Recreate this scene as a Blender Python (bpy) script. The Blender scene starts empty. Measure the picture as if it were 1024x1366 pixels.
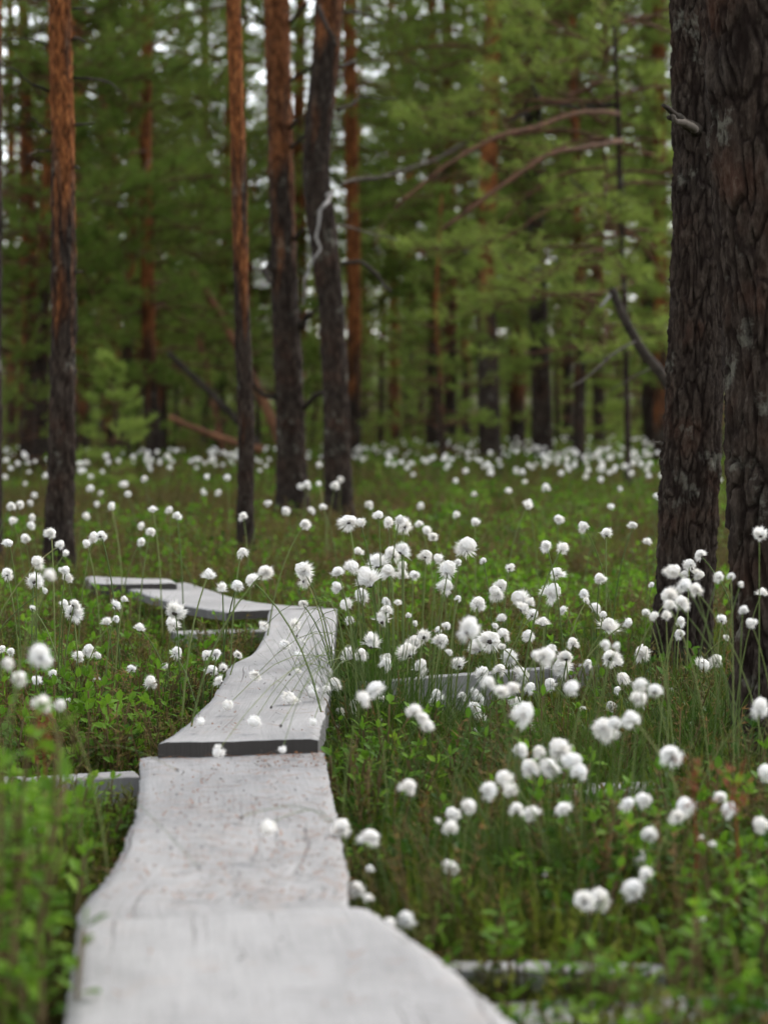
import bpy, math, random
import numpy as np
from mathutils import Vector, noise as mn

random.seed(7); np.random.seed(7)
R = math.radians
SC = bpy.context.scene
COL = SC.collection

# ------------------------------------------------------------------ camera
CAM_H = 0.58
FPX = 3225.0                       # focal length in photo pixels (85 mm on a 36 mm high frame)
PITCH = math.atan((683 - 555) / FPX)
cam_data = bpy.data.cameras.new('camera')
cam = bpy.data.objects.new('camera', cam_data); COL.objects.link(cam)
cam.location = (0, 0, CAM_H)
cam.rotation_euler = (math.pi / 2 - PITCH, 0, 0)
cam_data.sensor_fit = 'VERTICAL'; cam_data.sensor_height = 36.0; cam_data.lens = 85.0
cam_data.clip_start = 0.05; cam_data.clip_end = 2000
cam_data.dof.use_dof = True; cam_data.dof.focus_distance = 4.3; cam_data.dof.aperture_fstop = 5.6
SC.camera = cam

# ------------------------------------------------------------------ sky, sun, exposure
SUN_EL, SUN_AZ = R(48), R(50)     # soft sun behind thin cloud, azimuth from +Y towards +X
w = bpy.data.worlds.new('World'); SC.world = w; w.use_nodes = True
nt = w.node_tree; nt.nodes.clear()
sky = nt.nodes.new('ShaderNodeTexSky'); sky.sky_type = 'NISHITA'; sky.sun_disc = False
sky.sun_elevation = SUN_EL; sky.sun_rotation = SUN_AZ
sky.air_density = 1.0; sky.dust_density = 1.0; sky.ozone_density = 1.0
hs = nt.nodes.new('ShaderNodeHueSaturation'); hs.inputs['Saturation'].default_value = 0.22
bg = nt.nodes.new('ShaderNodeBackground'); bg.inputs['Strength'].default_value = 0.15
wo = nt.nodes.new('ShaderNodeOutputWorld')
nt.links.new(sky.outputs[0], hs.inputs['Color']); nt.links.new(hs.outputs[0], bg.inputs[0]); nt.links.new(bg.outputs[0], wo.inputs[0])
sun_d = bpy.data.lights.new('sun', 'SUN'); sun_d.energy = 0.9; sun_d.angle = R(20); sun_d.color = (1, 0.95, 0.88)
sun = bpy.data.objects.new('sun', sun_d); COL.objects.link(sun)
sdir = Vector((math.sin(SUN_AZ) * math.cos(SUN_EL), math.cos(SUN_AZ) * math.cos(SUN_EL), math.sin(SUN_EL)))
sun.rotation_euler = sdir.to_track_quat('Z', 'Y').to_euler()
SC.view_settings.view_transform = 'Standard'; SC.view_settings.look = 'None'
SC.view_settings.exposure = 1.75; SC.view_settings.gamma = 1.0; SC.view_settings.use_curve_mapping = False
cy = SC.cycles
cy.max_bounces = 4; cy.diffuse_bounces = 3; cy.glossy_bounces = 2; cy.transmission_bounces = 3; cy.transparent_max_bounces = 4
cy.caustics_reflective = False; cy.caustics_refractive = False
cy.use_denoising = True; cy.use_adaptive_sampling = True; cy.adaptive_threshold = 0.02

# ------------------------------------------------------------------ geometry of the view
CP, SP = math.cos(PITCH), math.sin(PITCH)
def ray(px, py):
    x = (px - 512) / FPX; y = -(py - 683) / FPX
    return Vector((x, CP + y * SP, -SP + y * CP))
def PY(px, py, Y):                       # the point of that sight line at distance Y
    d = ray(px, py); return Vector((0, 0, CAM_H)) + d * (Y / d.y)
def G(px, py, z=0.0):                    # the point of that sight line at height z
    d = ray(px, py); return Vector((0, 0, CAM_H)) + d * ((z - CAM_H) / d.z)
def ground_z(x, y):
    n = mn.noise(Vector((x * 0.9, y * 0.9, 0))) * 0.022 + mn.noise(Vector((x * 3.1, y * 3.1, 5))) * 0.012
    if y > 12: n += (mn.noise(Vector((x * 0.12, y * 0.12, 9)))) * min((y - 12) / 15, 1) * 0.10
    if y > 55: n += (y - 55) * 0.035
    return n - 0.005

# ------------------------------------------------------------------ object helpers
def link(o, parent=None):
    COL.objects.link(o)
    if parent: o.parent = parent
    return o
def mesh_from(name, verts, faces, mats=(), smooth=False, mat_idx=None):
    me = bpy.data.meshes.new(name)
    me.from_pydata([tuple(v) for v in verts] if not isinstance(verts, np.ndarray) else verts.tolist(), [], faces if isinstance(faces, list) else faces.tolist())
    for m in mats: me.materials.append(m)
    if mat_idx is not None: me.polygons.foreach_set('material_index', np.asarray(mat_idx, dtype=np.int32))
    if smooth: me.polygons.foreach_set('use_smooth', np.ones(len(me.polygons), dtype=bool))
    me.update(); return me
def obj(name, me, parent=None): return link(bpy.data.objects.new(name, me), parent)
def tag(o, label, cat, group=None):
    o['label'] = label; o['category'] = cat
    if group: o['group'] = group
    return o
def kind(o, k): o['kind'] = k; return o
def thing(name, label, cat, loc=(0, 0, 0), rz=0, group=None):
    o = link(bpy.data.objects.new(name, None)); o.location = loc; o.rotation_euler = (0, 0, rz); o.empty_display_size = 0.05
    return tag(o, label, cat, group)
class MB:
    def __init__(s): s.v = []; s.f = []; s.m = []
    def add(s, vs, fs, mi=0):
        b = len(s.v); s.v += [tuple(v) for v in vs]; s.f += [tuple(i + b for i in f) for f in fs]; s.m += [mi] * len(fs)
    def mesh(s, name, mats=(), smooth=False): return mesh_from(name, s.v, s.f, mats, smooth, s.m)
def tube(pts, radii, n=6, cap=True, jit=0.0):
    pts = [Vector(p) for p in pts]; vs = []; fs = []
    t0 = (pts[1] - pts[0]).normalized()
    ref = Vector((0, 0, 1)) if abs(t0.z) < 0.9 else Vector((1, 0, 0))
    u = t0.cross(ref).normalized()
    for i, p in enumerate(pts):
        t = (pts[min(i + 1, len(pts) - 1)] - pts[max(i - 1, 0)]).normalized()
        u = (u - t * u.dot(t)).normalized(); v = t.cross(u)
        for k in range(n):
            a = 2 * math.pi * k / n; r = radii[i] * (1 + random.uniform(-jit, jit))
            vs.append(p + (u * math.cos(a) + v * math.sin(a)) * r)
    for i in range(len(pts) - 1):
        for k in range(n):
            a = i * n + k; b = i * n + (k + 1) % n
            fs.append((a, b, b + n, a + n))
    if cap:
        fs.append(tuple(range(n - 1, -1, -1))); fs.append(tuple(range((len(pts) - 1) * n, len(pts) * n)))
    return vs, fs
def smooth_path(pts, n):
    """Catmull-Rom through the points"""
    P = [Vector(p) for p in pts]; P = [P[0] * 2 - P[1]] + P + [P[-1] * 2 - P[-2]]; out = []
    segs = len(P) - 3
    for i in range(n):
        s = i / (n - 1) * segs; k = min(int(s), segs - 1); t = s - k
        a, b, c, d = P[k:k + 4]
        out.append(0.5 * ((2 * b) + (c - a) * t + (2 * a - 5 * b + 4 * c - d) * t * t + (3 * b - a - 3 * c + d) * t ** 3))
    return out

# ------------------------------------------------------------------ materials
def new_mat(name):
    m = bpy.data.materials.new(name); m.use_nodes = True; t = m.node_tree; t.nodes.clear(); return m, t
def N(t, typ, **kw):
    n = t.nodes.new(typ)
    for k, v in kw.items(): setattr(n, k, v)
    return n
def ramp(t, fac, stops):
    r = N(t, 'ShaderNodeValToRGB'); e = r.color_ramp.elements
    while len(e) < len(stops): e.new(0.5)
    for i, (p, c) in enumerate(stops): e[i].position = p; e[i].color = (*c, 1) if len(c) == 3 else c
    t.links.new(fac, r.inputs[0]); return r.outputs[0]
def tex_noise(t, vec, scale, detail=4, rough=0.55, dist=0.0):
    n = N(t, 'ShaderNodeTexNoise'); n.inputs['Scale'].default_value = scale; n.inputs['Detail'].default_value = detail
    n.inputs['Roughness'].default_value = rough; n.inputs['Distortion'].default_value = dist
    if vec is not None: t.links.new(vec, n.inputs['Vector'])
    return n.outputs[0]
def mapping(t, vec, scale):
    m = N(t, 'ShaderNodeMapping'); m.inputs['Scale'].default_value = scale; t.links.new(vec, m.inputs[0]); return m.outputs[0]
def mixc(t, fac, a, b, blend='MIX'):
    m = N(t, 'ShaderNodeMix', data_type='RGBA', blend_type=blend)
    for s, v in ((m.inputs[0], fac), (m.inputs[6], a), (m.inputs[7], b)):
        if isinstance(v, (int, float)): s.default_value = v
        elif isinstance(v, tuple): s.default_value = (*v, 1)
        else: t.links.new(v, s)
    return m.outputs[2]
def math_n(t, op, a, b=None):
    m = N(t, 'ShaderNodeMath', operation=op)
    for s, v in ((m.inputs[0], a), (m.inputs[1], b)):
        if v is None: continue
        if isinstance(v, (int, float)): s.default_value = v
        else: t.links.new(v, s)
    return m.outputs[0]
def leaf_mat(name, ca, cb, trans=0.35, rough=0.5, scale=6.0, cc=None, spec=0.08):
    m, t = new_mat(name)
    tc = N(t, 'ShaderNodeTexCoord'); oi = N(t, 'ShaderNodeObjectInfo')
    f = tex_noise(t, tc.outputs['Object'], scale, 2)
    f = math_n(t, 'ADD', math_n(t, 'MULTIPLY', f, 0.6), math_n(t, 'MULTIPLY', oi.outputs['Random'], 0.45))
    stops = [(0.25, ca), (0.7, cb)] + ([(0.86, cc)] if cc else [])
    c = ramp(t, f, stops)
    p = N(t, 'ShaderNodeBsdfPrincipled'); p.inputs['Roughness'].default_value = min(1, rough + 0.12); p.inputs['Specular IOR Level'].default_value = spec
    tr = N(t, 'ShaderNodeBsdfTranslucent'); ms = N(t, 'ShaderNodeMixShader'); ms.inputs[0].default_value = trans
    o = N(t, 'ShaderNodeOutputMaterial')
    t.links.new(c, p.inputs['Base Color']); t.links.new(c, tr.inputs[0])
    t.links.new(p.outputs[0], ms.inputs[1]); t.links.new(tr.outputs[0], ms.inputs[2]); t.links.new(ms.outputs[0], o.inputs[0])
    return m

M = {}
M['bilberry'] = leaf_mat('bilberry_leaf', (0.045, 0.11, 0.008), (0.11, 0.21, 0.016), 0.42, 0.45, 9, (0.22, 0.32, 0.03))
M['dark_leaf'] = leaf_mat('lingonberry_leaf', (0.018, 0.052, 0.006), (0.045, 0.10, 0.010), 0.28, 0.35, 9)
M['grass'] = leaf_mat('grass_blade', (0.052, 0.085, 0.008), (0.135, 0.168, 0.018), 0.42, 0.5, 5, (0.26, 0.22, 0.07))
M['sedge'] = leaf_mat('sedge_blade', (0.022, 0.048, 0.007), (0.06, 0.10, 0.013), 0.33, 0.45, 5, (0.13, 0.12, 0.05))
M['heath'] = leaf_mat('heath_leaf', (0.046, 0.052, 0.009), (0.115, 0.076, 0.019), 0.3, 0.55, 7, (0.20, 0.085, 0.03))
M['moss'] = leaf_mat('moss_leaf', (0.042, 0.06, 0.007), (0.125, 0.135, 0.018), 0.28, 0.8, 5, (0.14, 0.14, 0.045))
M['needle'] = leaf_mat('pine_needle', (0.07, 0.12, 0.018), (0.155, 0.212, 0.038), 0.55, 0.45, 1.2)
M['young_needle'] = leaf_mat('young_pine_needle', (0.085, 0.14, 0.022), (0.185, 0.245, 0.048), 0.5, 0.45, 1.5)
M['dry_needle'] = leaf_mat('withered_pine_needle', (0.25, 0.12, 0.03), (0.36, 0.19, 0.05), 0.35, 0.6, 1.5)
M['stem_green'] = leaf_mat('cotton_grass_stem', (0.05, 0.08, 0.02), (0.13, 0.16, 0.05), 0.1, 0.5, 8, (0.20, 0.17, 0.08))
M['twig'] = leaf_mat('shrub_stem', (0.06, 0.05, 0.02), (0.11, 0.075, 0.035), 0.0, 0.7, 6)
M['dry_stem'] = leaf_mat('rust_seed_stalk', (0.10, 0.028, 0.012), (0.17, 0.05, 0.02), 0.2, 0.6, 6)

def cotton_mat():
    m, t = new_mat('cotton_fibre')
    tc = N(t, 'ShaderNodeTexCoord'); oi = N(t, 'ShaderNodeObjectInfo')
    c = ramp(t, tex_noise(t, tc.outputs['Object'], 1.6, 3), [(0.3, (0.84, 0.815, 0.775)), (0.62, (0.93, 0.925, 0.915))])
    c = mixc(t, math_n(t, 'MULTIPLY', oi.outputs['Random'], 0.22), c, (0.82, 0.74, 0.60))
    d = N(t, 'ShaderNodeBsdfDiffuse'); tr = N(t, 'ShaderNodeBsdfTranslucent'); ms = N(t, 'ShaderNodeMixShader'); ms.inputs[0].default_value = 0.4
    o = N(t, 'ShaderNodeOutputMaterial')
    t.links.new(c, d.inputs[0]); t.links.new(c, tr.inputs[0]); t.links.new(d.outputs[0], ms.inputs[1]); t.links.new(tr.outputs[0], ms.inputs[2]); t.links.new(ms.outputs[0], o.inputs[0])
    return m
M['cotton'] = cotton_mat()

def simple_mat(name, ca, cb, scale, rough=0.8, bump=0.0, stretch=(1, 1, 1), spec=0.08):
    m, t = new_mat(name); tc = N(t, 'ShaderNodeTexCoord')
    vec = mapping(t, tc.outputs['Object'], stretch)
    f = tex_noise(t, vec, scale, 6, 0.6)
    p = N(t, 'ShaderNodeBsdfPrincipled'); p.inputs['Roughness'].default_value = rough; p.inputs['Specular IOR Level'].default_value = spec
    t.links.new(ramp(t, f, [(0.3, ca), (0.7, cb)]), p.inputs['Base Color'])
    if bump:
        b = N(t, 'ShaderNodeBump'); b.inputs['Strength'].default_value = bump; b.inputs['Distance'].default_value = 0.01
        t.links.new(f, b.inputs['Height']); t.links.new(b.outputs[0], p.inputs['Normal'])
    o = N(t, 'ShaderNodeOutputMaterial'); t.links.new(p.outputs[0], o.inputs[0]); return m
M['bract'] = simple_mat('dark_bract', (0.03, 0.026, 0.025), (0.09, 0.075, 0.065), 30)
M['soil'] = simple_mat('litter_fleck', (0.11, 0.05, 0.025), (0.24, 0.11, 0.05), 40)
M['dead_wood'] = simple_mat('grey_dead_branch', (0.05, 0.042, 0.034), (0.13, 0.11, 0.092), 8, 0.85, 0.4, (1, 1, 0.3))
M['bleached'] = simple_mat('bleached_dead_branch', (0.14, 0.13, 0.12), (0.30, 0.285, 0.27), 14, 0.85, 0.4)
M['dark_branch'] = simple_mat('dark_dead_branch', (0.012, 0.010, 0.008), (0.045, 0.036, 0.028), 18, 0.85, 0.5)
M['brown_bough'] = simple_mat('brown_bough', (0.035, 0.019, 0.012), (0.12, 0.06, 0.034), 12, 0.8, 0.4)
M['brown_log'] = simple_mat('fallen_log_bark', (0.05, 0.026, 0.015), (0.17, 0.08, 0.042), 8, 0.8, 0.4)

def bark_mat():
    m, t = new_mat('pine_bark'); tc = N(t, 'ShaderNodeTexCoord')
    an = N(t, 'ShaderNodeAttribute', attribute_name='orange'); ac = N(t, 'ShaderNodeAttribute', attribute_name='plate')
    vec = mapping(t, tc.outputs['Object'], (1, 1, 0.28))
    n1 = tex_noise(t, vec, 85, 7, 0.7); n2 = tex_noise(t, tc.outputs['Object'], 6, 3); n3 = tex_noise(t, vec, 260, 4, 0.65)
    grey = ramp(t, n1, [(0.34, (0.007, 0.005, 0.004)), (0.5, (0.028, 0.021, 0.016)), (0.66, (0.085, 0.069, 0.054))])
    red = ramp(t, n2, [(0.35, (0.022, 0.018, 0.016)), (0.55, (0.035, 0.024, 0.018)), (0.68, (0.065, 0.028, 0.017))])
    grey = mixc(t, 0.45, grey, red)
    grey = mixc(t, math_n(t, 'MULTIPLY', ramp(t, tex_noise(t, tc.outputs['Object'], 11, 5, 0.7), [(0.58, (0, 0, 0)), (0.66, (1, 1, 1))]), 0.7), grey, (0.13, 0.125, 0.10))  # lichen
    ora = ramp(t, n1, [(0.30, (0.035, 0.013, 0.006)), (0.48, (0.155, 0.053, 0.018)), (0.70, (0.36, 0.145, 0.05))])
    c = mixc(t, an.outputs['Fac'], grey, ora)
    c = mixc(t, ac.outputs['Fac'], mixc(t, 0.85, c, (0.008, 0.005, 0.004)), c)
    p = N(t, 'ShaderNodeBsdfPrincipled'); p.inputs['Roughness'].default_value = 0.9; p.inputs['Specular IOR Level'].default_value = 0.06
    b = N(t, 'ShaderNodeBump'); b.inputs['Strength'].default_value = 0.9; b.inputs['Distance'].default_value = 0.005
    t.links.new(math_n(t, 'ADD', n1, math_n(t, 'MULTIPLY', n3, 0.5)), b.inputs['Height']); t.links.new(b.outputs[0], p.inputs['Normal'])
    t.links.new(c, p.inputs['Base Color']); o = N(t, 'ShaderNodeOutputMaterial'); t.links.new(p.outputs[0], o.inputs[0]); return m
M['bark'] = bark_mat()

def plank_mat(name, base=1.0, dark=0.0):
    """weathered silver-grey sawn wood: UV.x runs along the board in metres, UV.y across it"""
    m, t = new_mat(name); uv = N(t, 'ShaderNodeUVMap'); uv.uv_map = 'UVMap'
    oi = N(t, 'ShaderNodeObjectInfo')
    off = N(t, 'ShaderNodeVectorMath', operation='ADD'); cb = N(t, 'ShaderNodeCombineXYZ')
    t.links.new(math_n(t, 'MULTIPLY', oi.outputs['Random'], 37.0), cb.inputs[2])
    t.links.new(uv.outputs[0], off.inputs[0]); t.links.new(cb.outputs[0], off.inputs[1]); U = off.outputs[0]
    grain = tex_noise(t, mapping(t, U, (2.2, 70, 1)), 4.0, 6, 0.62, 0.35)
    fine = tex_noise(t, mapping(t, U, (9, 260, 1)), 4.0, 4, 0.6)
    blot = tex_noise(t, mapping(t, U, (1.0, 1.6, 1)), 5.0, 5, 0.6)
    stain = tex_noise(t, mapping(t, U, (1.0, 1.3, 1)), 13.0, 4, 0.65)
    saw = tex_noise(t, mapping(t, U, (130, 3.5, 1)), 2.0, 3, 0.55)
    g = lambda a: (a * base, a * 0.972 * base, a * 0.95 * base)
    c = ramp(t, grain, [(0.26, g(0.05)), (0.42, g(0.20)), (0.62, g(0.33))])
    c = mixc(t, 0.30, c, ramp(t, saw, [(0.3, g(0.11)), (0.62, g(0.34))]))
    c = mixc(t, 0.35, c, ramp(t, fine, [(0.3, g(0.09)), (0.6, g(0.33))]))
    c = mixc(t, 0.45, c, ramp(t, blot, [(0.3, g(0.15)), (0.65, g(0.34))]))
    c = mixc(t, math_n(t, 'MULTIPLY', ramp(t, stain, [(0.58, (0, 0, 0)), (0.76, (1, 1, 1))]), 0.35), c, (0.25, 0.19, 0.15))
    crack = ramp(t, tex_noise(t, mapping(t, U, (0.7, 60, 1)), 2.2, 3, 0.5, 0.0), [(0.315, (1, 1, 1)), (0.34, (0, 0, 0))])
    c = mixc(t, math_n(t, 'MULTIPLY', crack, 0.75), c, (0.07, 0.06, 0.055))
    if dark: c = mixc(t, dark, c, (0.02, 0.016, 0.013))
    p = N(t, 'ShaderNodeBsdfPrincipled'); p.inputs['Roughness'].default_value = 0.72; p.inputs['Specular IOR Level'].default_value = 0.3
    h = math_n(t, 'ADD', math_n(t, 'MULTIPLY', grain, 1.0), math_n(t, 'ADD', math_n(t, 'MULTIPLY', saw, 0.4), math_n(t, 'MULTIPLY', crack, -1.0)))
    b = N(t, 'ShaderNodeBump'); b.inputs['Strength'].default_value = 0.5; b.inputs['Distance'].default_value = 0.003
    t.links.new(h, b.inputs['Height']); t.links.new(b.outputs[0], p.inputs['Normal'])
    t.links.new(c, p.inputs['Base Color']); o = N(t, 'ShaderNodeOutputMaterial'); t.links.new(p.outputs[0], o.inputs[0]); return m
M['plank'] = plank_mat('weathered_plank', 0.86); M['sleeper'] = plank_mat('weathered_sleeper', 0.82); M['end_grain'] = plank_mat('shaded_end_grain', 0.5, 0.9); M['plank_edge'] = plank_mat('damp_plank_edge', 0.5, 0.35)  # end grain: dark wood plus shade put into its colour; edge: mixed darker

def ground_mat():
    m, t = new_mat('peat_and_moss'); tc = N(t, 'ShaderNodeTexCoord'); P = tc.outputs['Object']
    a = tex_noise(t, P, 1.3, 4); b = tex_noise(t, P, 24, 5, 0.65)
    c = ramp(t, a, [(0.35, (0.028, 0.018, 0.009)), (0.5, (0.035, 0.036, 0.010)), (0.65, (0.06, 0.07, 0.014))])
    c = mixc(t, 0.5, c, ramp(t, b, [(0.3, (0.018, 0.014, 0.008)), (0.7, (0.085, 0.085, 0.025))]))
    p = N(t, 'ShaderNodeBsdfPrincipled'); p.inputs['Roughness'].default_value = 0.95; p.inputs['Specular IOR Level'].default_value = 0.1
    bp = N(t, 'ShaderNodeBump'); bp.inputs['Strength'].default_value = 1.0; bp.inputs['Distance'].default_value = 0.03
    t.links.new(b, bp.inputs['Height']); t.links.new(bp.outputs[0], p.inputs['Normal'])
    t.links.new(c, p.inputs['Base Color']); o = N(t, 'ShaderNodeOutputMaterial'); t.links.new(p.outputs[0], o.inputs[0]); return m
M['ground'] = ground_mat()

# ------------------------------------------------------------------ ground sheet
def graded(a, b, n, fine, mid):                        # coordinates: fine around mid, coarse away
    s = np.linspace(-1, 1, n); return mid + np.sign(s) * (np.abs(s) * fine + np.abs(s) ** 6 * ((b - a) / 2 - fine))
xs = graded(-500, 500, 181, 4.5, 0.0)
ys = np.concatenate([np.linspace(-30, 1.2, 10)[:-1], np.linspace(1.2, 14, 190)[:-1], 14 + (np.linspace(0, 1, 90) ** 3) * 900])
gv = [(x, y, ground_z(x, y)) for y in ys for x in xs]
nx = len(xs)
gf = [(j * nx + i, j * nx + i + 1, (j + 1) * nx + i + 1, (j + 1) * nx + i) for j in range(len(ys) - 1) for i in range(nx - 1)]
kind(obj('ground', mesh_from('ground', gv, gf, [M['ground']], True)), 'structure')

# ------------------------------------------------------------------ boardwalk
FOOT = []                                              # footprints of boards, kept free of plants
def inside(x, y, poly):
    c = False; n = len(poly)
    for i in range(n):
        (x1, y1), (x2, y2) = poly[i], poly[i - 1]
        if (y1 > y) != (y2 > y) and x < (x2 - x1) * (y - y1) / (y2 - y1) + x1: c = not c
    return c
def on_board(x, y): return any(b[0] <= x <= b[1] and b[2] <= y <= b[3] and inside(x, y, p) for p, b in FOOT)
def foot(poly):
    a = [p[0] for p in poly]; b = [p[1] for p in poly]; FOOT.append((poly, (min(a), max(a), min(b), max(b))))
def board(name, left, right, z, thick, mat, label, cat='plank', group='boardwalk planks', rows=150, cols=20, wav=0.006, tilt=0.0, seed=0, dz_far=0.0, side=None):
    """left / right: edges of the top face from the near end to the far end, as points (x, y) on the ground plan"""
    L = smooth_path([Vector((*p, 0)) for p in left], rows); Rr = smooth_path([Vector((*p, 0)) for p in right], rows)
    foot([(p.x, p.y) for p in L] + [(p.x, p.y) for p in reversed(Rr)])
    vs = []; uvs = []; acc = 0.0; prev = None
    for i in range(rows):
        s = i / (rows - 1); l = L[i].copy(); r = Rr[i].copy(); m = (l + r) / 2
        if prev is not None: acc += (m - prev).length
        prev = m; across = (r - l).normalized(); wd = (r - l).length
        if 0 < i < rows - 1:
            l += across * (wav * mn.fractal(Vector((acc * 9, seed * 3.1, 0)), 1, 2, 3)); r += across * (wav * mn.fractal(Vector((acc * 9, seed * 3.1, 8)), 1, 2, 3))
            l += across * 0.0025 * mn.noise(Vector((acc * 55, seed, 1))); r += across * 0.0025 * mn.noise(Vector((acc * 55, seed, 4)))
        else:
            pass
        along = Vector((-across.y, across.x, 0))
        for j in range(cols):
            q = j / (cols - 1); p = l.lerp(r, q)
            if i in (0, rows - 1): p += along * 0.006 * mn.noise(Vector((q * 6, seed, i)))
            e = min(q, 1 - q) * wd; edge = -0.003 * max(0, 1 - e / 0.012) ** 2 
            zz = z + dz_far * s + tilt * (q - 0.5) + 0.0025 * mn.noise(Vector((p.x * 5, p.y * 2, seed))) + 0.0008 * mn.noise(Vector((p.x * 60, p.y * 8, seed))) + edge
            zz += 0.0012 * (2 * q - 1) ** 2
            vs.append(Vector((p.x, p.y, zz))); uvs.append((acc, q * wd))
    nb = rows * cols
    top = list(vs)
    for v, (a, b) in zip(top, list(uvs)):
        vs.append(Vector((v.x, v.y, v.z - thick))); uvs.append((a, b))
    fs = []; mi = []
    for i in range(rows - 1):
        for j in range(cols - 1):
            a = i * cols + j
            fs.append((a, a + 1, a + cols + 1, a + cols)); mi.append(0)
            fs.append((nb + a, nb + a + cols, nb + a + cols + 1, nb + a + 1)); mi.append(0)
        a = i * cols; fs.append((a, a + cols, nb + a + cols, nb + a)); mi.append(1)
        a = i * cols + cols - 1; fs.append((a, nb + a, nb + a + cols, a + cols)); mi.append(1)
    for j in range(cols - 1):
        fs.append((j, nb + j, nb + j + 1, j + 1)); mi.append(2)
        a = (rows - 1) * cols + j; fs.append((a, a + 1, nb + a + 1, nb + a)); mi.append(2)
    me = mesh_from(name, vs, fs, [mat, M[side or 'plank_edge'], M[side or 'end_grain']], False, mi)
    sm = np.array([x == 0 for x in mi]); me.polygons.foreach_set('use_smooth', sm)
    ul = me.uv_layers.new(name='UVMap')
    idx = np.empty(len(me.loops), dtype=np.int32); me.loops.foreach_get('vertex_index', idx)
    u = np.array(uvs, dtype=np.float32)[idx]
    # sides take the height as second coordinate
    ul.data.foreach_set('uv', u.ravel())
    o = obj(name, me); tag(o, label, cat, group); return o
def gp(pts, z): return [tuple(G(x, y, z)[:2]) for x, y in pts]

Z1, Z2, Z3, Z4, Z5 = 0.098, 0.090, 0.111, 0.098, 0.112
def ext(pts, k):                                       # run an edge on towards the viewer, out of the picture
    (x0, y0), (x1, y1) = pts[0], pts[1]; d = math.hypot(x1 - x0, y1 - y0); return [(x0 + (x0 - x1) / d * k, y0 + (y0 - y1) / d * k)] + pts
board('boardwalk_plank', ext(gp([(86, 1366), (97, 1290), (106, 1229)], Z1), 0.9), ext(gp([(690, 1366), (590, 1280), (492, 1211)], Z1), 0.9), Z1, 0.04, M['plank'],
      'broad pale grey plank nearest the viewer, running out of the frame', seed=1, wav=0.003)
board('boardwalk_plank', gp([(107, 1234), (112, 1208), (160, 1140), (180, 1085), (186, 1050), (187, 1010)], Z2), gp([(468, 1220), (463, 1170), (452, 1105), (441, 1050), (432, 1003)], Z2), Z2, 0.04, M['plank'],
      'weathered grey plank strewn with rust-coloured pine needles, lower at the step', seed=2, wav=0.004)
board('boardwalk_plank', gp([(211, 992), (236, 977), (270, 945), (297, 908), (309, 886), (335, 872), (352, 848), (359, 815)], Z3), gp([(424, 986), (436, 940), (444, 880), (447, 840), (449, 812)], Z3), Z3, 0.038, M['plank'],
      'long grey plank with wavy edges and dark raised end, crossed by bending stems', seed=3, wav=0.004)
board('boardwalk_plank', gp([(302, 817), (225, 803), (163, 783)], Z4), gp([(445, 810), (360, 806), (312, 797), (284, 787), (250, 777)], Z4), Z4, 0.02, M['plank'],
      'pale curved plank lying askew behind the long wavy plank', seed=4, rows=50, wav=0.003)
board('boardwalk_plank', gp([(122, 779), (114, 769)], Z5), gp([(236, 779), (228, 773)], Z5), Z5, 0.03, M['plank'],
      'far short plank end near the foot of the slim pine', seed=5, rows=20, wav=0.003)
# sleepers and boards that carry the planks
def beam(pts, half, z, thick, label, seed, name='sleeper_board', dz=0.0, cat='board', group='boards across the walk', rows=60, mat='sleeper'):
    a, b = Vector((*pts[0], 0)), Vector((*pts[1], 0)); d = (b - a).normalized(); n = Vector((-d.y, d.x, 0)) * half
    return board(name, [tuple((a - n * -1)[:2]), tuple((b + n)[:2])], [tuple((a - n)[:2]), tuple((b - n)[:2])], z, thick, M[mat], label, cat, group, rows=rows, cols=8, wav=0.004, seed=seed, dz_far=dz, side='sleeper')
pa = G(-60, 1036, 0.055); pb = G(182, 1026, 0.055)
beam([(pa.x, pa.y), (pb.x, pb.y)], 0.03, 0.048, 0.04, 'narrow grey sleeper board sticking out beside the needle-strewn plank', 11)
pa = PY(480, 914, 4.62); pb = PY(793, 888, 4.90)
beam([(pa.x, pa.y), (pb.x, pb.y)], 0.018, pa.z + 0.006, 0.085, 'thick weathered board on edge behind the white tufts, its end showing', 12, dz=pb.z - pa.z)
pa = G(735, 1058, 0.03); pb = G(880, 1052, 0.03)
beam([(pa.x, pa.y), (pb.x, pb.y)], 0.05, 0.035, 0.05, 'sunken grey board half hidden in grass by the dark trunks', 13)
pa = G(560, 1268, 0.04); pb = G(885, 1272, 0.04)
beam([(pa.x, pa.y), (pb.x, pb.y)], 0.022, 0.026, 0.02, 'blurred pale board lying under the nearest bilberry leaves', 14)
pa = G(232, 846, 0.05); pb = G(360, 842, 0.05)
beam([(pa.x, pa.y), (pb.x, pb.y)], 0.04, 0.055, 0.05, 'short sleeper end under the long wavy plank, among bright leaves', 15)
pa = G(600, 1350, 0.02); pb = G(1060, 1335, 0.02)
beam([(pa.x, pa.y), (pb.x, pb.y)], 0.07, 0.012, 0.02, 'rotting brown-grey board at the very front, under leaf sprays', 16)

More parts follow.
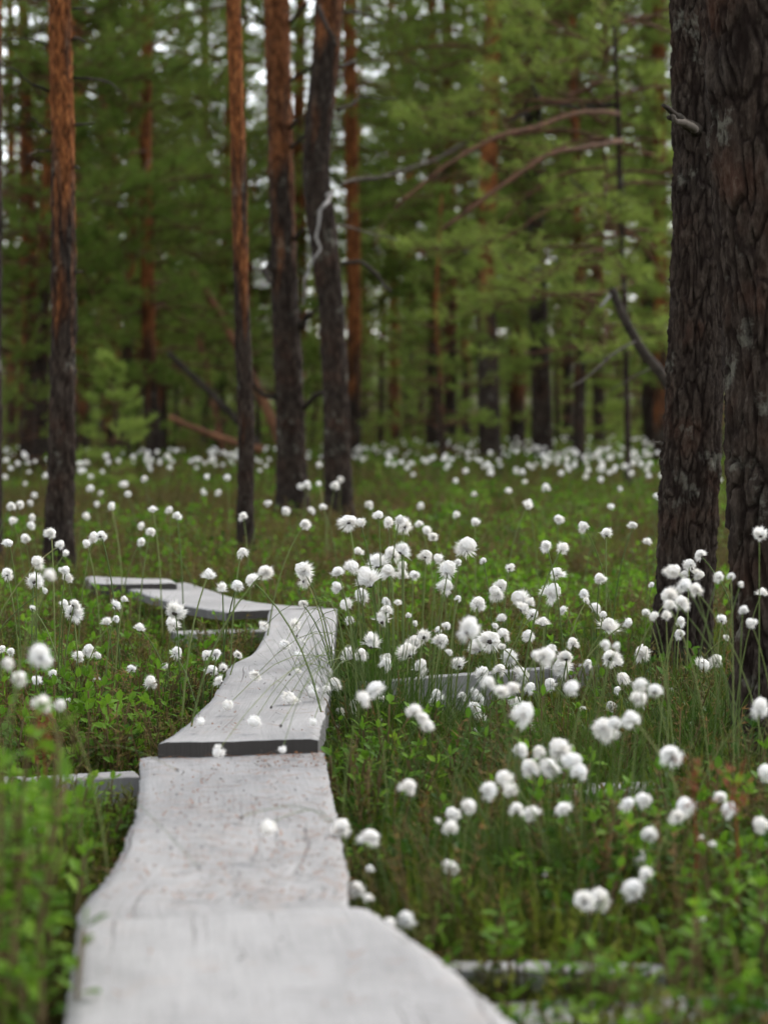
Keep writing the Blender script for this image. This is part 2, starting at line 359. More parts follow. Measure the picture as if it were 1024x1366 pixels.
# ------------------------------------------------------------------ pine trees
def trunk_mesh(name, path, radii, n, relief, orange_from, cell=0.02, seed=0, orange_amt=1.0, step=0.015, zvis=2.6):
    """path: centre points from base up (world, relative to base); dense rings up to zvis, bark plates as relief"""
    Lp = [0.0]
    for a, b in zip(path[:-1], path[1:]): Lp.append(Lp[-1] + (b - a).length)
    ss = np.linspace(0, Lp[-1], 900); raw = np.array([p[:] for p in path]); wn = max(3, int(0.16 / (ss[1] - ss[0])) | 1)
    def sm(a):
        q = np.pad(np.interp(ss, Lp, a), wn // 2, mode='reflect', reflect_type='odd'); return np.convolve(q, np.ones(wn) / wn, 'valid')
    pts = [Vector(p) for p in np.stack([sm(raw[:, i]) for i in range(3)], 1)]; L = [0.0]
    for a, b in zip(pts[:-1], pts[1:]): L.append(L[-1] + (b - a).length)
    rr = np.interp(np.linspace(0, 1, 900), np.linspace(0, 1, len(radii)), radii)
    L = np.array(L); P = np.array([p[:] for p in pts]); tot = L[-1]
    zs = list(np.arange(0, min(zvis, tot), step)); z = zs[-1]
    while z < tot - 0.2: z += 0.15; zs.append(min(z, tot))
    zs = np.array(zs); cx = np.interp(zs, L, P[:, 0]); cyy = np.interp(zs, L, P[:, 1]); cz = np.interp(zs, L, P[:, 2]); rad = np.interp(zs, L, rr)
    vs = []; ora = []; pl = []
    for i in range(len(zs)):
        dense = zs[i] < zvis + 0.1
        flare = 1 + (0.5 if step > 0.006 else 0.28) * math.exp(-zs[i] / 0.10)
        for k in range(n):
            a = 2 * math.pi * k / n; r0 = rad[i] * flare * (1 + 0.22 * math.exp(-zs[i] / 0.09) * math.cos(4 * a + seed + 0.8 * math.sin(a)) + 0.05 * mn.noise(Vector((math.cos(a) * 1.2 + seed, math.sin(a) * 1.2, zs[i] * 2.5))))
            x, y = math.cos(a), math.sin(a)
            v = Vector((x * rad[i] / cell, y * rad[i] / cell, zs[i] / cell * 0.24 + seed * 7.7))
            o = orange_amt * min(max((zs[i] - orange_from) / 0.7 + 1.1 * mn.fractal(Vector((x * 1.3, y * 1.3, zs[i] * 3.0 + seed)), 1, 2, 3), 0), 1)
            if dense:
                vw = v + Vector((mn.noise(v * 0.8), mn.noise(v * 0.8 + Vector((9, 0, 0))), mn.noise(v * 0.8 + Vector((0, 9, 0))))) * 0.9
                dd = mn.voronoi(vw)[0]; f = min((dd[1] - dd[0]) / 0.16, 1.0)
                f = f * f * (3 - 2 * f); vo = mn.voronoi(vw); hh = mn.cell(vo[1][0] * 5.3)
                v2 = Vector((vw.x * 2.1, vw.y * 2.1, vw.z * 3.4)) + Vector((4, 4, 4)); d2 = mn.voronoi(v2); f2 = min((d2[0][1] - d2[0][0]) / 0.2, 1.0)
                d = relief * (1 - 0.6 * o) * (f * (0.55 + 0.45 * hh) - 0.6 + 0.22 * f2 * (0.4 + 0.6 * mn.cell(d2[1][0] * 3.7))) + relief * 0.6 * mn.fractal(v * 2.6, 0.8, 2.1, 5)
                f = f * (0.75 + 0.25 * f2)
            else: f = 0.7; d = 0
            vs.append((cx[i] + x * (r0 + d), cyy[i] + y * (r0 + d), cz[i])); ora.append(o); pl.append(f)
    fs = []
    for i in range(len(zs) - 1):
        for k in range(n):
            a = i * n + k; b = i * n + (k + 1) % n; fs.append((a, b, b + n, a + n))
    fs.append(tuple(range((len(zs) - 1) * n, len(zs) * n)))
    me = mesh_from(name, vs, fs, [M['bark']], True)
    for nm, dat in (('orange', ora), ('plate', pl)):
        at = me.attributes.new(nm, 'FLOAT', 'POINT'); at.data.foreach_set('value', np.array(dat, dtype=np.float32))
    return me

def needle_tufts(pos, dirs, n, length, width, rng, spread=0.75):
    """n single-triangle needles at each tuft"""
    T = len(pos); d = rng.normal(size=(T, n, 3)); d /= np.linalg.norm(d, axis=2, keepdims=True)
    d = d * spread + dirs[:, None, :] * 0.75; d /= np.linalg.norm(d, axis=2, keepdims=True)
    Ls = length * rng.uniform(0.7, 1.15, (T, n, 1))
    b = pos[:, None, :] - dirs[:, None, :] * (rng.uniform(0, 1, (T, n, 1)) * length * 1.2)
    s = np.cross(d, rng.normal(size=(T, n, 3))); s /= np.linalg.norm(s, axis=2, keepdims=True) + 1e-9
    v = np.stack([b - s * width / 2, b + s * width / 2, b + d * Ls], axis=2).reshape(-1, 3)
    f = np.arange(len(v)).reshape(-1, 3); return v, f
def tri_mesh(name, v, f, mats):
    me = bpy.data.meshes.new(name); me.vertices.add(len(v)); me.vertices.foreach_set('co', v.astype(np.float32).ravel())
    me.loops.add(f.size); me.loops.foreach_set('vertex_index', f.astype(np.int32).ravel())
    me.polygons.add(len(f)); me.polygons.foreach_set('loop_start', np.arange(0, f.size, 3, dtype=np.int32)); me.polygons.foreach_set('loop_total', np.full(len(f), 3, dtype=np.int32))
    for m in mats: me.materials.append(m)
    me.update(calc_edges=True); return me

def pine_crown(seed, z0, z1, rmax, whorl=0.32, per=5, tuft_n=16, nl=0.075, nw=0.006, mat='needle', shape=0.55, twig_step=0.11, limb_r=0.013, gap=0.0):
    rng = np.random.default_rng(seed); rd = random.Random(seed)
    wood = MB(); pos = []; drs = []
    z = z0
    while z < z1:
        f = (z - z0) / (z1 - z0); ln0 = rmax * min(1, (1 - f) ** 0.7 + 0.06) * (0.65 + 0.35 * min(1, f / 0.15))
        for k in range(per):
            if rd.random() < gap: continue
            az = rd.uniform(0, 2 * math.pi); ln = ln0 * rd.uniform(0.55, 1.15); el = R(rd.uniform(-8, 22) + 30 * f)
            p = Vector((0, 0, z + rd.uniform(-0.1, 0.1))); pts = [p.copy()]; d = Vector((math.cos(az) * math.cos(el), math.sin(az) * math.cos(el), math.sin(el)))
            ns = max(5, int(ln / 0.14)); bend = rd.uniform(-0.4, 0.25)
            for s in range(ns):
                t = s / ns
                d = (d + Vector((rd.uniform(-1, 1), rd.uniform(-1, 1), rd.uniform(-1, 1))) * 0.13 + Vector((0, 0, (-0.10 if t < 0.45 else 0.14) * (1 + bend)))).normalized()
                p = p + d * (ln / ns); pts.append(p.copy())
                if t > 0.28:
                    for side in range(rd.choice((2, 3, 3))):
                        sd = (d.cross(Vector((0, 0, 1))) * rd.choice((-1, 1)) * rd.uniform(0.5, 1) + d * 0.7 + Vector((0, 0, rd.uniform(0.0, 0.5)))).normalized()
                        sl = ln * 0.28 * rd.uniform(0.5, 1.2) * (1.1 - t)+0.05; q = p.copy(); m = max(1, int(sl / twig_step)); tw = [q.copy()]
                        for u in range(m):
                            sd = (sd + Vector((rd.uniform(-.2, .2), rd.uniform(-.2, .2), rd.uniform(-.05, .25)))).normalized(); q = q + sd * (sl / m); tw.append(q.copy())
                            pos.append(q[:]); drs.append(sd[:])
                        if sl > 0.12: wood.add(*tube([tw[0], tw[-1]], [0.005, 0.003], 3, False))
            pos.append(p[:]); drs.append(d[:])
            r = limb_r * (0.5 + 0.5 * ln / rmax)
            wood.add(*tube(pts, [r * (1 - 0.8 * i / ns) for i in range(ns + 1)], 4, False))
        z += whorl * rd.uniform(0.7, 1.2)
    v, f = needle_tufts(np.array(pos), np.array(drs), tuft_n, nl, nw, rng)
    return tri_mesh('crown', v, f, [M[mat]]), wood.mesh('limbs', [M['brown_bough']], True)

CROWNS = {
    'low_a': pine_crown(1, 0.9, 7.5, 1.7, 0.30, 6, tuft_n=15, nl=0.085, nw=0.009),
    'low_b': pine_crown(2, 1.5, 9.0, 1.9, 0.33, 6, tuft_n=15, nl=0.085, nw=0.009),
    'low_c': pine_crown(3, 2.2, 9.5, 1.8, 0.30, 6, tuft_n=15, nl=0.085, nw=0.009),
    'mid_d': pine_crown(4, 3.0, 10.0, 1.8, 0.30, 6, tuft_n=15, nl=0.085, nw=0.009),
    'high_e': pine_crown(5, 4.2, 8.5, 1.5, 0.34, 5, tuft_n=13, nl=0.085, nw=0.009),
    'young_f': pine_crown(6, 0.25, 3.2, 0.85, 0.20, 6, tuft_n=16, nl=0.07, nw=0.006, mat='young_needle', limb_r=0.01, twig_step=0.08),
    'young_g': pine_crown(7, 0.15, 1.35, 0.42, 0.13, 6, tuft_n=16, nl=0.06, nw=0.005, mat='young_needle', limb_r=0.006, twig_step=0.06),
    'low_h': pine_crown(8, 1.1, 6.5, 1.5, 0.26, 6, tuft_n=15, nl=0.085, nw=0.009, mat='young_needle'),
}
def add_crown(t, key, z_off=0.0, off=(0, 0), rz=0.0, s=1.0):
    a, b = CROWNS[key]
    for nm, me, pa in (('crown', a, t),):
        c = obj(nm, me, pa); c.location = (off[0], off[1], z_off); c.rotation_euler = (0, 0, rz); c.scale = (s, s, s)
        l = obj('limbs', b, c)
    return c
TREE_Y = {}
def pine(key, px_pts, Y, label, top_h, crown, orange_from, n=48, relief=0.006, cell=0.02, step=0.02, zvis=2.8, group=None, cat='pine', orange_amt=1.0, z_off=0.0, crown_s=1.0, name='pine_tree'):
    """px_pts: (x, y, width) down the picture from the base up"""
    base = PY(px_pts[0][0], px_pts[0][1], Y); gz = ground_z(base.x, Y) - 0.03
    base = Vector((base.x, Y, gz))
    t = thing(name, label, cat, base, 0, group)
    path = [Vector((0, 0, 0))]; rad = [px_pts[0][2] * Y / FPX / 2]
    for x, y, wd in px_pts[1:]:
        p = PY(x, y, Y); path.append(Vector((p.x - base.x, 0, p.z - gz))); rad.append(wd * Y / FPX / 2)
    top = path[-1]
    if top_h > top.z + 0.3:
        d = (path[-1] - path[-2]) if len(path) > 1 else Vector((0, 0, 1)); d = d / max(d.z, 0.2)
        k = 3
        for i in range(1, k + 1):
            f = i / k; dz = (top_h - top.z) * f
            path.append(top + Vector((d.x * dz * (1 - 0.6 * f), 0.06 * dz * f, dz))); rad.append(rad[len(px_pts) - 1] * (1 - 0.8 * f))
    # even spacing for the radius interpolation
    tr = obj('trunk', trunk_mesh('trunk', path, rad_even(path, rad), n, relief, orange_from, cell, random.uniform(0, 9), orange_amt, step, zvis), t)
    if crown: add_crown(t, crown, z_off + (top_h - 8.5 if crown == 'high_e' else 0), (path[-1].x * 0.7, path[-1].y * 0.7), random.uniform(0, 6.28), crown_s)
    TREE_Y[key] = (t, base, Y); return t
def rad_even(path, rad):
    s = [i / (len(path) - 1) for i in range(len(path))]; L = [0]
    for a, b in zip(path[:-1], path[1:]): L.append(L[-1] + (b - a).length)
    pos = np.array(L) / L[-1]; return list(np.interp(np.linspace(0, 1, 60), np.interp(pos, pos, pos), rad))

pine('R2', [(1046, 1030, 128), (1042, 900, 126), (1034, 700, 124), (1024, 400, 126), (1014, 200, 130), (1003, 0, 134)], 3.95,
     'thick dark pine trunk cut by the frame, with lichen and flaking bark plates', 9.0, 'high_e', 3.2, n=210, relief=0.012, cell=0.027, step=0.0037, zvis=1.45)
pine('R1', [(905, 915, 68), (908, 870, 72), (917, 700, 76), (926, 500, 73), (933, 330, 72), (934, 140, 72), (931, 0, 74)], 5.12,
     'dark fissured pine trunk with reddish patches and a broken branch stub', 9.0, 'high_e', 2.1, n=190, relief=0.0085, cell=0.0175, step=0.0042, zvis=1.7)
pine('T1', [(79, 765, 44), (80, 740, 38), (83, 600, 34), (86, 400, 33), (84, 200, 31), (80, 0, 29)], 8.1,
     'slim straight pine beside the far plank, dark below and orange above', 8.0, 'high_e', 1.0, n=72, relief=0.008, cell=0.022, step=0.012, zvis=2.6)
pine('T2', [(327, 750, 27), (327, 720, 23), (329, 560, 22), (322, 400, 21), (318, 200, 20), (311, 0, 19)], 8.9,
     'thinnest of the nearer pines, orange barked and leaning a little', 8.0, 'high_e', 1.0, n=60, relief=0.005, cell=0.016, step=0.013, zvis=2.7)
pine('T3', [(390, 698, 48), (389, 660, 42), (387, 550, 37), (380, 400, 36), (374, 200, 33), (369, 0, 34)], 11.9,
     'stout reddish pine next to the crooked one, with stubby dark side branches', 8.0, 'high_e', 1.5, n=72, relief=0.010, cell=0.026, step=0.016, zvis=3.4, orange_amt=0.7)
pine('T4', [(453, 705, 42), (451, 660, 37), (449, 550, 35), (441, 400, 33), (430, 310, 38), (421, 235, 35), (424, 170, 36), (434, 90, 37), (439, 0, 37)], 11.5,
     'crooked pine with an S-bent trunk and a bleached hanging branch', 8.0, 'high_e', 2.2, orange_amt=0.8, n=72, relief=0.009, cell=0.024, step=0.016, zvis=3.2)
pine('T0', [(-13, 790, 34), (-13, 600, 31), (-12, 300, 30), (-12, 0, 28)], 8.4, 'pine trunk barely showing at the frame edge beside the slim straight pine', 7.5, 'high_e', 1.6, n=48, relief=0.006, cell=0.02, step=0.02, zvis=2.2)
# pines farther back whose trunks show between the foliage
BACK = [
 ('T5', [(472, 592, 19), (472, 400, 19), (469, 200, 18), (466, 0, 17)], 24.0, 'orange pine trunk right behind the crooked pine', 'mid_d', 0.8),
 ('T6', [(217, 612, 18), (215, 520, 15), (208, 400, 15), (202, 280, 11), (199, 0, 9)], 26.0, 'orange pine trunk in the gap beside the slim straight pine', 'low_c', 0.9),
 ('T7', [(147, 590, 30), (147, 470, 28), (145, 300, 25), (142, 0, 22)], 29.0, 'broad orange trunk behind the little bright sapling', 'low_b', 0.5),
 ('T8', [(16, 590, 13), (16, 380, 12), (14, 0, 10)], 32.0, 'faint orange trunk between the frame edge and slim straight pine', 'low_b', 0.7),
 ('T9', [(528, 585, 12), (526, 430, 12), (523, 300, 11), (521, 0, 9)], 34.0, 'pale orange pole-like pine trunk in the misty gap', 'mid_d', 0.3),
 ('T10', [(600, 600, 17), (601, 400, 16), (599, 200, 15), (596, 0, 14)], 27.0, 'orange pine trunk rising behind the young green pine', 'low_c', 1.3),
 ('T11', [(684, 588, 14), (684, 400, 13), (681, 250, 13), (679, 0, 11)], 30.0, 'narrow dark pine trunk beside the broad dark trunk', 'mid_d', 6.0),
 ('T12', [(725, 595, 32), (722, 540, 27), (717, 400, 25), (712, 250, 24), (708, 0, 22)], 22.0, 'broad dark pine trunk standing in the white tufts', 'mid_d', 6.0),
 ('T13', [(838, 615, 10), (835, 500, 8), (829, 300, 8), (822, 120, 7), (818, 0, 6)], 15.5, 'bare thin pole of a pine before the fallen dark limb', 'low_h', 9.0),
 ('T14', [(881, 600, 20), (880, 300, 18), (879, 100, 17), (878, 0, 17)], 21.0, 'orange trunk half hidden behind the fissured dark pine', 'mid_d', 0.6),
 ('T15', [(578, 600, 22), (577, 450, 14), (576, 320, 12), (575, 0, 9)], 28.5, 'thin brown trunk crowded by the young green pine', 'low_c', 1.6),
 ('T16', [(622, 590, 12), (621, 400, 11), (619, 0, 9)], 33.0, 'slender trunk behind the pair by the young green pine', 'low_b', 1.0),
 ('T17', [(545, 585, 16), (545, 300, 14), (545, 0, 12)], 38.0, 'dim trunk deep in the misty gap', 'mid_d', 2.0),
 ('T18', [(758, 585, 13), (757, 300, 12), (756, 0, 11)], 31.0, 'grey trunk deep behind the fallen dark limb', 'mid_d', 3.0),
 ('T19', [(275, 590, 14), (274, 300, 13), (273, 0, 12)], 36.0, 'dim trunk behind the leaning dead stem', 'low_b', 2.0),
 ('T20', [(870, 590, 26), (869, 400, 24), (866, 0, 20)], 26.0, 'dark trunk in the shade beside the fissured dark pine', 'low_c', 5.0),
]
for k, pts, Y, lab, cr, of in BACK:
    pine(k, pts, Y, lab, 9.5, cr, of, n=20, relief=0.01, cell=0.05, step=0.06, zvis=6.0, z_off=0, crown_s=1.0)

# the mass of pines behind: copies of a few, each its own tree
def proto_trunk(seed, h, r):
    rd = random.Random(seed); path = [Vector((0, 0, 0))]; x = y = 0
    for i in range(1, 6):
        x += rd.uniform(-0.06, 0.06); y += rd.uniform(-0.06, 0.06); path.append(Vector((x, y, h * i / 5)))
    return trunk_mesh('trunk', path, [r * (1 - 0.75 * i / 8) for i in range(9)], 12, 0.008, rd.uniform(0.6, 1.6), 0.06, seed, 1.0, 0.12, 5.0)
PT = {k: proto_trunk(i + 20, h, r) for i, (k, h, r) in enumerate([('low_a', 7.6, .075), ('low_b', 9.1, .09), ('low_c', 9.6, .10), ('mid_d', 10.1, .11), ('low_h', 6.6, .06), ('young_f', 3.25, .032), ('young_g', 1.4, .016)])}
def forest_pine(px, Y, key, label, group, s=1.0, name='pine_tree', rz=None):
    p = PY(px, 600, Y); z = ground_z(p.x, Y) - 0.03
    t = thing(name, label, 'pine', (p.x, Y, z), random.uniform(0, 6.28) if rz is None else rz, group); t.scale = (s, s, s)
    obj('trunk', PT[key], t); a, b = CROWNS[key]; c = obj('crown', a, t); obj('limbs', b, c); return t
rf = random.Random(11)
# middle row, foliage low enough to fill the frame
MID = [(40, 20.5, 'low_a'), (110, 23, 'low_b'), (-40, 19, 'low_b'), (395, 27, 'low_b'), (655, 19.5, 'low_c'), (770, 20, 'low_h'), (800, 25, 'low_h'), (55, 20, 'low_h'), (165, 23.5, 'low_h'), (205, 20.5, 'low_a'), (290, 26, 'low_h'), (950, 22, 'low_b'), (1060, 21, 'low_a'), (180, 31, 'low_a'), (330, 33, 'low_a'), (690, 27, 'low_b')]
MID.sort(); NTH = 'first second third fourth fifth sixth seventh eighth ninth tenth eleventh twelfth thirteenth fourteenth fifteenth sixteenth seventeenth eighteenth nineteenth twentieth'.split()
for i, (px, Y, k) in enumerate(MID):
    forest_pine(px, Y, k, 'bushy green low-boughed pine in the blurred middle row, %s from the left' % NTH[i], 'bushy pines of the middle row', rf.uniform(0.9, 1.15))
for i in range(16):
    px = -60 + 1150 * ((i * 0.618) % 1); Y = rf.uniform(35, 52)
    forest_pine(px, Y, rf.choice(('low_a', 'low_b', 'low_c', 'mid_d', 'low_a')), 'blurred pine of the far wood behind the middle row', 'pines of the far wood', rf.uniform(0.9, 1.25))
for i in range(11):
    px = -60 + 1150 * ((i * 0.618 + 0.3) % 1); Y = rf.uniform(56, 95)
    forest_pine(px, Y, rf.choice(('low_a', 'low_b', 'low_a')), 'hazy pine along the farthest edge of the wood', 'pines at the farthest edge', rf.uniform(1.0, 1.5))
for i in range(34):
    px = -50 + 1130 * ((i * 0.618 + 0.11) % 1); Y = rf.uniform(42, 80)
    forest_pine(px, Y, 'young_f' if i % 3 else 'low_a', 'low dense pine closing the view under the farthest crowns', 'low pines closing the horizon', rf.uniform(0.95, 1.5) if i % 3 else rf.uniform(0.7, 0.9))
# saplings
forest_pine(150, 15.0, 'young_g', 'little bright green pine sapling before the broad orange trunk', None, 0.75, 'pine_sapling')
forest_pine(590, 18.5, 'young_f', 'young green pine standing in the white tufts', None, 0.72, 'pine_sapling')
forest_pine(25, 19.0, 'young_f', 'young pine at the frame edge behind the slim straight pine', None, 0.6, 'pine_sapling')
for i, (px, Y) in enumerate(sorted([(345, 26), (505, 30), (640, 31), (745, 27), (90, 27), (230, 30), (470, 36), (855, 29), (560, 36), (700, 38), (300, 38), (820, 34)])):
    forest_pine(px, Y, 'young_f', 'young bushy pine in the understorey between far trunks, %s from the left' % NTH[i], 'young pines of the understorey', rf.uniform(0.8, 1.3), 'pine_sapling')
forest_pine(800, 22.0, 'young_g', 'small pale sapling behind the thin bare pole', None, 0.9, 'pine_sapling')
forest_pine(420, 24.0, 'young_g', 'small sapling glimpsed between the stout and crooked pines', None, 1.0, 'pine_sapling')

# dead branches, part of their trees
def branch(key, pts, r0, r1, mat='dark_branch', name='branch', dy=None, n=7):
    t, base, Y = TREE_Y[key]; P = []
    for i, p in enumerate(pts):
        oy = p[2] if len(p) > 2 else (dy or 0) * i / max(1, len(pts) - 1)
        q = PY(p[0], p[1], Y + oy); P.append(q - base)
    P = [P[0]] + [p + Vector((rb.gauss(0, 1), rb.gauss(0, 1), rb.gauss(0, 1))) * 1.6 * Y / FPX for p in P[1:]]
    k = 4 * len(pts); S = smooth_path(P, k); S = [S[0]] + [p + Vector((rb.gauss(0, 1), rb.gauss(0, 1), rb.gauss(0, 1))) * 0.5 * Y / FPX for p in S[1:]]; k2 = r0 * Y / FPX, r1 * Y / FPX
    o = obj(name, mesh_from(name, *tube(S, [k2[0] + (k2[1] - k2[0]) * i / (k - 1) for i in range(k)], n, True, 0.12), [M[mat]], True), t)
    if len(pts) > 2 and name != 'branch_stub':
        for i in range(rb.randint(2, 4)):
            q = S[rb.randrange(k // 3, k)]; L = rb.uniform(10, 28) * Y / FPX; d = Vector((rb.uniform(-1, 1), rb.uniform(-1, 1), rb.uniform(-.5, .9))).normalized()
            tw = [q, q + d * L * 0.5 + Vector((rb.gauss(0, 1), 0, rb.gauss(0, 1))) * L * 0.12, q + d * L + Vector((rb.gauss(0, 1), 0, rb.gauss(0, 1))) * L * 0.2]
            obj('twig', mesh_from('twig', *tube(tw, [k2[1] * 0.5, k2[1] * 0.35, k2[1] * 0.15], 4, False), [M[mat]], True), o)
    return o
rb = random.Random(77)
for pts, a, b in [([(98, 12), (118, 11)], 2.5, 1.5), ([(97, 52), (103, 51), (114, 57)], 3, 1.2), ([(99, 104), (130, 102), (148, 110), (161, 119)], 3.2, 1.2), ([(100, 167), (115, 166), (127, 163)], 2.8, 1),
                  ([(68, 178), (56, 168), (40, 158)], 2.5, 1), ([(68, 122), (40, 108), (18, 98), (0, 90)], 3, 1.4), ([(67, 202), (50, 202), (35, 208)], 2.2, 1), ([(66, 60), (40, 52), (0, 50)], 2.5, 1.2), ([(101, 363), (110, 362)], 2.4, 1.5), ([(100, 222), (108, 223)], 2.4, 1.5)]:
    branch('T1', pts, a / 2 * 1.3, b / 2 * 1.3, dy=-0.25)
for pts, a, b, m in [([(386, 32), (400, 18), (412, 6)], 5, 3, 'dark_branch'), ([(385, 110), (405, 96), (425, 86)], 5, 3, 'dark_branch'), ([(386, 200), (398, 190), (410, 180)], 6, 4, 'dark_branch'), ([(388, 170), (397, 158)], 6, 4, 'dark_branch'),
                     ([(354, 34), (340, 22), (325, 10)], 4, 2, 'dark_branch'), ([(360, 352), (355, 362), (362, 375)], 9, 7, 'dark_branch'), ([(392, 320), (405, 305)], 6, 3, 'dark_branch'), ([(400, 438), (412, 424), (418, 418)], 9, 5, 'dark_branch'), ([(404, 545), (420, 528), (434, 522)], 8, 5, 'dark_branch'), ([(370, 530), (352, 522), (338, 510)], 7, 5, 'dark_branch')]:
    branch('T3', pts, a / 2, b / 2, m, dy=-0.2)
for pts, a, b, m in [([(442, 258, -.1), (438, 270, -.25), (428, 280, -.3), (424, 300, -.3), (422, 318, -.3), (425, 330, -.3), (418, 345, -.3)], 5, 2.4, 'bleached'), ([(418, 345, -.3), (408, 375, -.32), (404, 410, -.32)], 2, 1, 'bleached'), ([(436, 262, -.25), (446, 255, -.25)], 6, 3, 'bleached'),
                     ([(425, 8, -.2), (432, 30, -.25), (444, 50, -.25), (452, 60, -.25)], 6, 4, 'dark_branch'), ([(452, 90), (464, 82), (475, 78)], 5, 3, 'dark_branch'), ([(450, 148), (470, 138), (485, 130), (530, 131)], 5, 2.5, 'dark_branch'),
                     ([(455, 352, -.1), (480, 350, -.1), (500, 362, -.1), (515, 378, -.1), (522, 392, -.1)], 6, 4, 'dark_branch'), ([(440, 300), (462, 302), (490, 308), (530, 318)], 3, 1.5, 'dead_wood'), ([(454, 15), (480, 20), (512, 30)], 5, 2.5, 'dark_branch'), ([(455, 245), (480, 240), (520, 232)], 3.5, 2, 'dead_wood')]:
    branch('T4', pts, a / 2, b / 2, m, dy=0.3)
branch('R1', [(928, 174, -.05), (915, 164, -.09), (900, 153, -.14), (884, 141, -.19)], 9, 2.5, 'dark_branch', 'branch_stub', n=9)
branch('R1', [(926, 172, -.08), (914, 165, -.12), (900, 158, -.15), (896, 153, -.16)], 6, 2, 'dead_wood', 'branch_stub', n=8)
branch('R1', [(905, 158, -.10), (893, 158, -.14)], 4, 3, 'dark_branch', 'branch_stub')
branch('R1', [(884, 592), (876, 590), (868, 591)], 3, 1, 'dead_wood', 'branch_stub')
# long curving boughs of the pines behind
for pts, a, b, m in [([(600, 300, 0), (625, 275, -1), (660, 250, -2), (700, 230, -3), (735, 205, -3.6), (770, 197, -4)], 10, 8, 'brown_bough'), ([(598, 230, 0), (560, 250, -1), (530, 275, -2), (510, 300, -2.6), (495, 330, -3)], 8, 4, 'brown_bough'),
                     ([(598, 225, 0), (620, 205, -1.5), (660, 182, -3), (712, 165, -4)], 10, 7, 'brown_bough')]:
    branch('T10', pts, a / 2, b / 2, m, 'bough')
for pts, a, b, m in [([(818, 140, 0), (790, 142, .3), (755, 143, .6), (735, 134, .9), (718, 130, 1), (710, 112, 1), (716, 90, 1.1)], 7, 4, 'dark_branch'), ([(818, 112, 0), (800, 112, .4), (775, 122, .8), (758, 128, 1)], 9, 6, 'brown_bough'), ([(826, 205, 0), (842, 192, -.4), (860, 185, -.6)], 4, 3, 'brown_bough'),
                     ([(828, 188, 0), (770, 197, -.6), (735, 207, -.9), (690, 236, -1.1), (630, 272, -1.3), (590, 305, -1.4)], 8, 5, 'brown_bough'), ([(824, 152, 0), (770, 150, -.5), (712, 165, -.9), (660, 182, -1.2), (598, 217, -1.4), (530, 275, -1.5)], 8, 4, 'brown_bough'), ([(830, 270, 0), (790, 262, .4), (760, 240, .8)], 3, 2, 'dark_branch'), ([(835, 470, 0), (800, 478, .2), (760, 490, .4)], 3, 1.5, 'dead_wood')]:
    branch('T13', pts, a / 2, b / 2, m, 'bough')
for pts, a, b, m in [([(708, 372, 0), (722, 350, -.6), (742, 328, -1)], 6, 4, 'bleached'), ([(706, 355, 0), (680, 345, -.6), (640, 338, -1.2), (610, 330, -2)], 5, 3, 'dead_wood'), ([(708, 150, 0), (650, 170, -2), (590, 205, -4), (520, 235, -5.5), (470, 245, -6)], 5, 3, 'dark_branch')]:
    branch('T12', pts, a / 2, b / 2, m, 'bough')
# a withered rusty spray on the faint trunk by the frame edge
t, base, Y = TREE_Y['T8']; rg = np.random.default_rng(4)
c0 = np.array((PY(45, 195, Y - 2.5) - base)[:]); q = c0 + rg.normal(size=(60, 3)) * np.array((0.13, 0.15, 0.07)); dq = rg.normal(size=(60, 3)); dq /= np.linalg.norm(dq, axis=1, keepdims=True)
obj('withered_spray', tri_mesh('withered_spray', *needle_tufts(q, dq, 16, 0.085, 0.009, rg), [M['dry_needle']]), t)
branch('T8', [(15, 215, 0), (28, 205, -1.2), (46, 196, -2.5)], 2, 1, 'brown_bough', 'bough')
# fallen and leaning dead stems
def log(pts, Y, a, b, mat, label, name='fallen_pine', side=()):
    P = [PY(p[0], p[1], Y + (p[2] if len(p) > 2 else 0)) for p in pts]; base = P[-1].copy()
    t = thing(name, label, 'dead wood', base); S = smooth_path([p - base for p in P], 24); k = Y / FPX / 2
    obj('stem', mesh_from('stem', *tube(S, [(a + (b - a) * i / 23) * k for i in range(24)], 9, True, 0.08), [M[mat]], True), t)
    for sp, m2, r in side:
        Q = smooth_path([PY(p[0], p[1], Y + (p[2] if len(p) > 2 else 0)) - base for p in sp], 10)
        obj('side_branch', mesh_from('side_branch', *tube(Q, [r * k * (1 - 0.05 * i) for i in range(10)], 6, True, 0.1), [M[m2]], True), t)
log([(256, 362), (285, 405), (312, 455), (345, 520), (372, 585), (384, 618)], 20.0, 9, 15, 'brown_log', 'orange-brown leaning dead stem crossing behind the thinnest pine')
log([(224, 470), (250, 495), (285, 528), (312, 556), (350, 600)], 19.0, 7, 11, 'dark_branch', 'dark leaning dead stem below the orange-brown one')
log([(226, 556), (262, 572), (310, 589), (350, 600)], 18.0, 8, 11, 'brown_log', 'low brown fallen stem above the white tufts')
log([(815, 385), (832, 425), (856, 468), (885, 505), (915, 570), (930, 660)], 11.0, 11, 17, 'dark_branch', 'dark broken limb slanting down behind the fissured trunk', 'fallen_limb',
    side=[([(818, 390), (810, 398), (800, 410)], 'bleached', 7), ([(848, 455), (820, 470, -.4), (780, 505, -.8), (758, 517, -1)], 'dark_branch', 3.4), ([(872, 490), (850, 500, .3), (815, 520, .5)], 'dead_wood', 3)])
log([(105, 424), (150, 427), (200, 426), (260, 440, 1), (300, 610, 1)], 24.0, 7, 9, 'brown_log', 'thin brown dead stem lodged level among the far orange trunks')

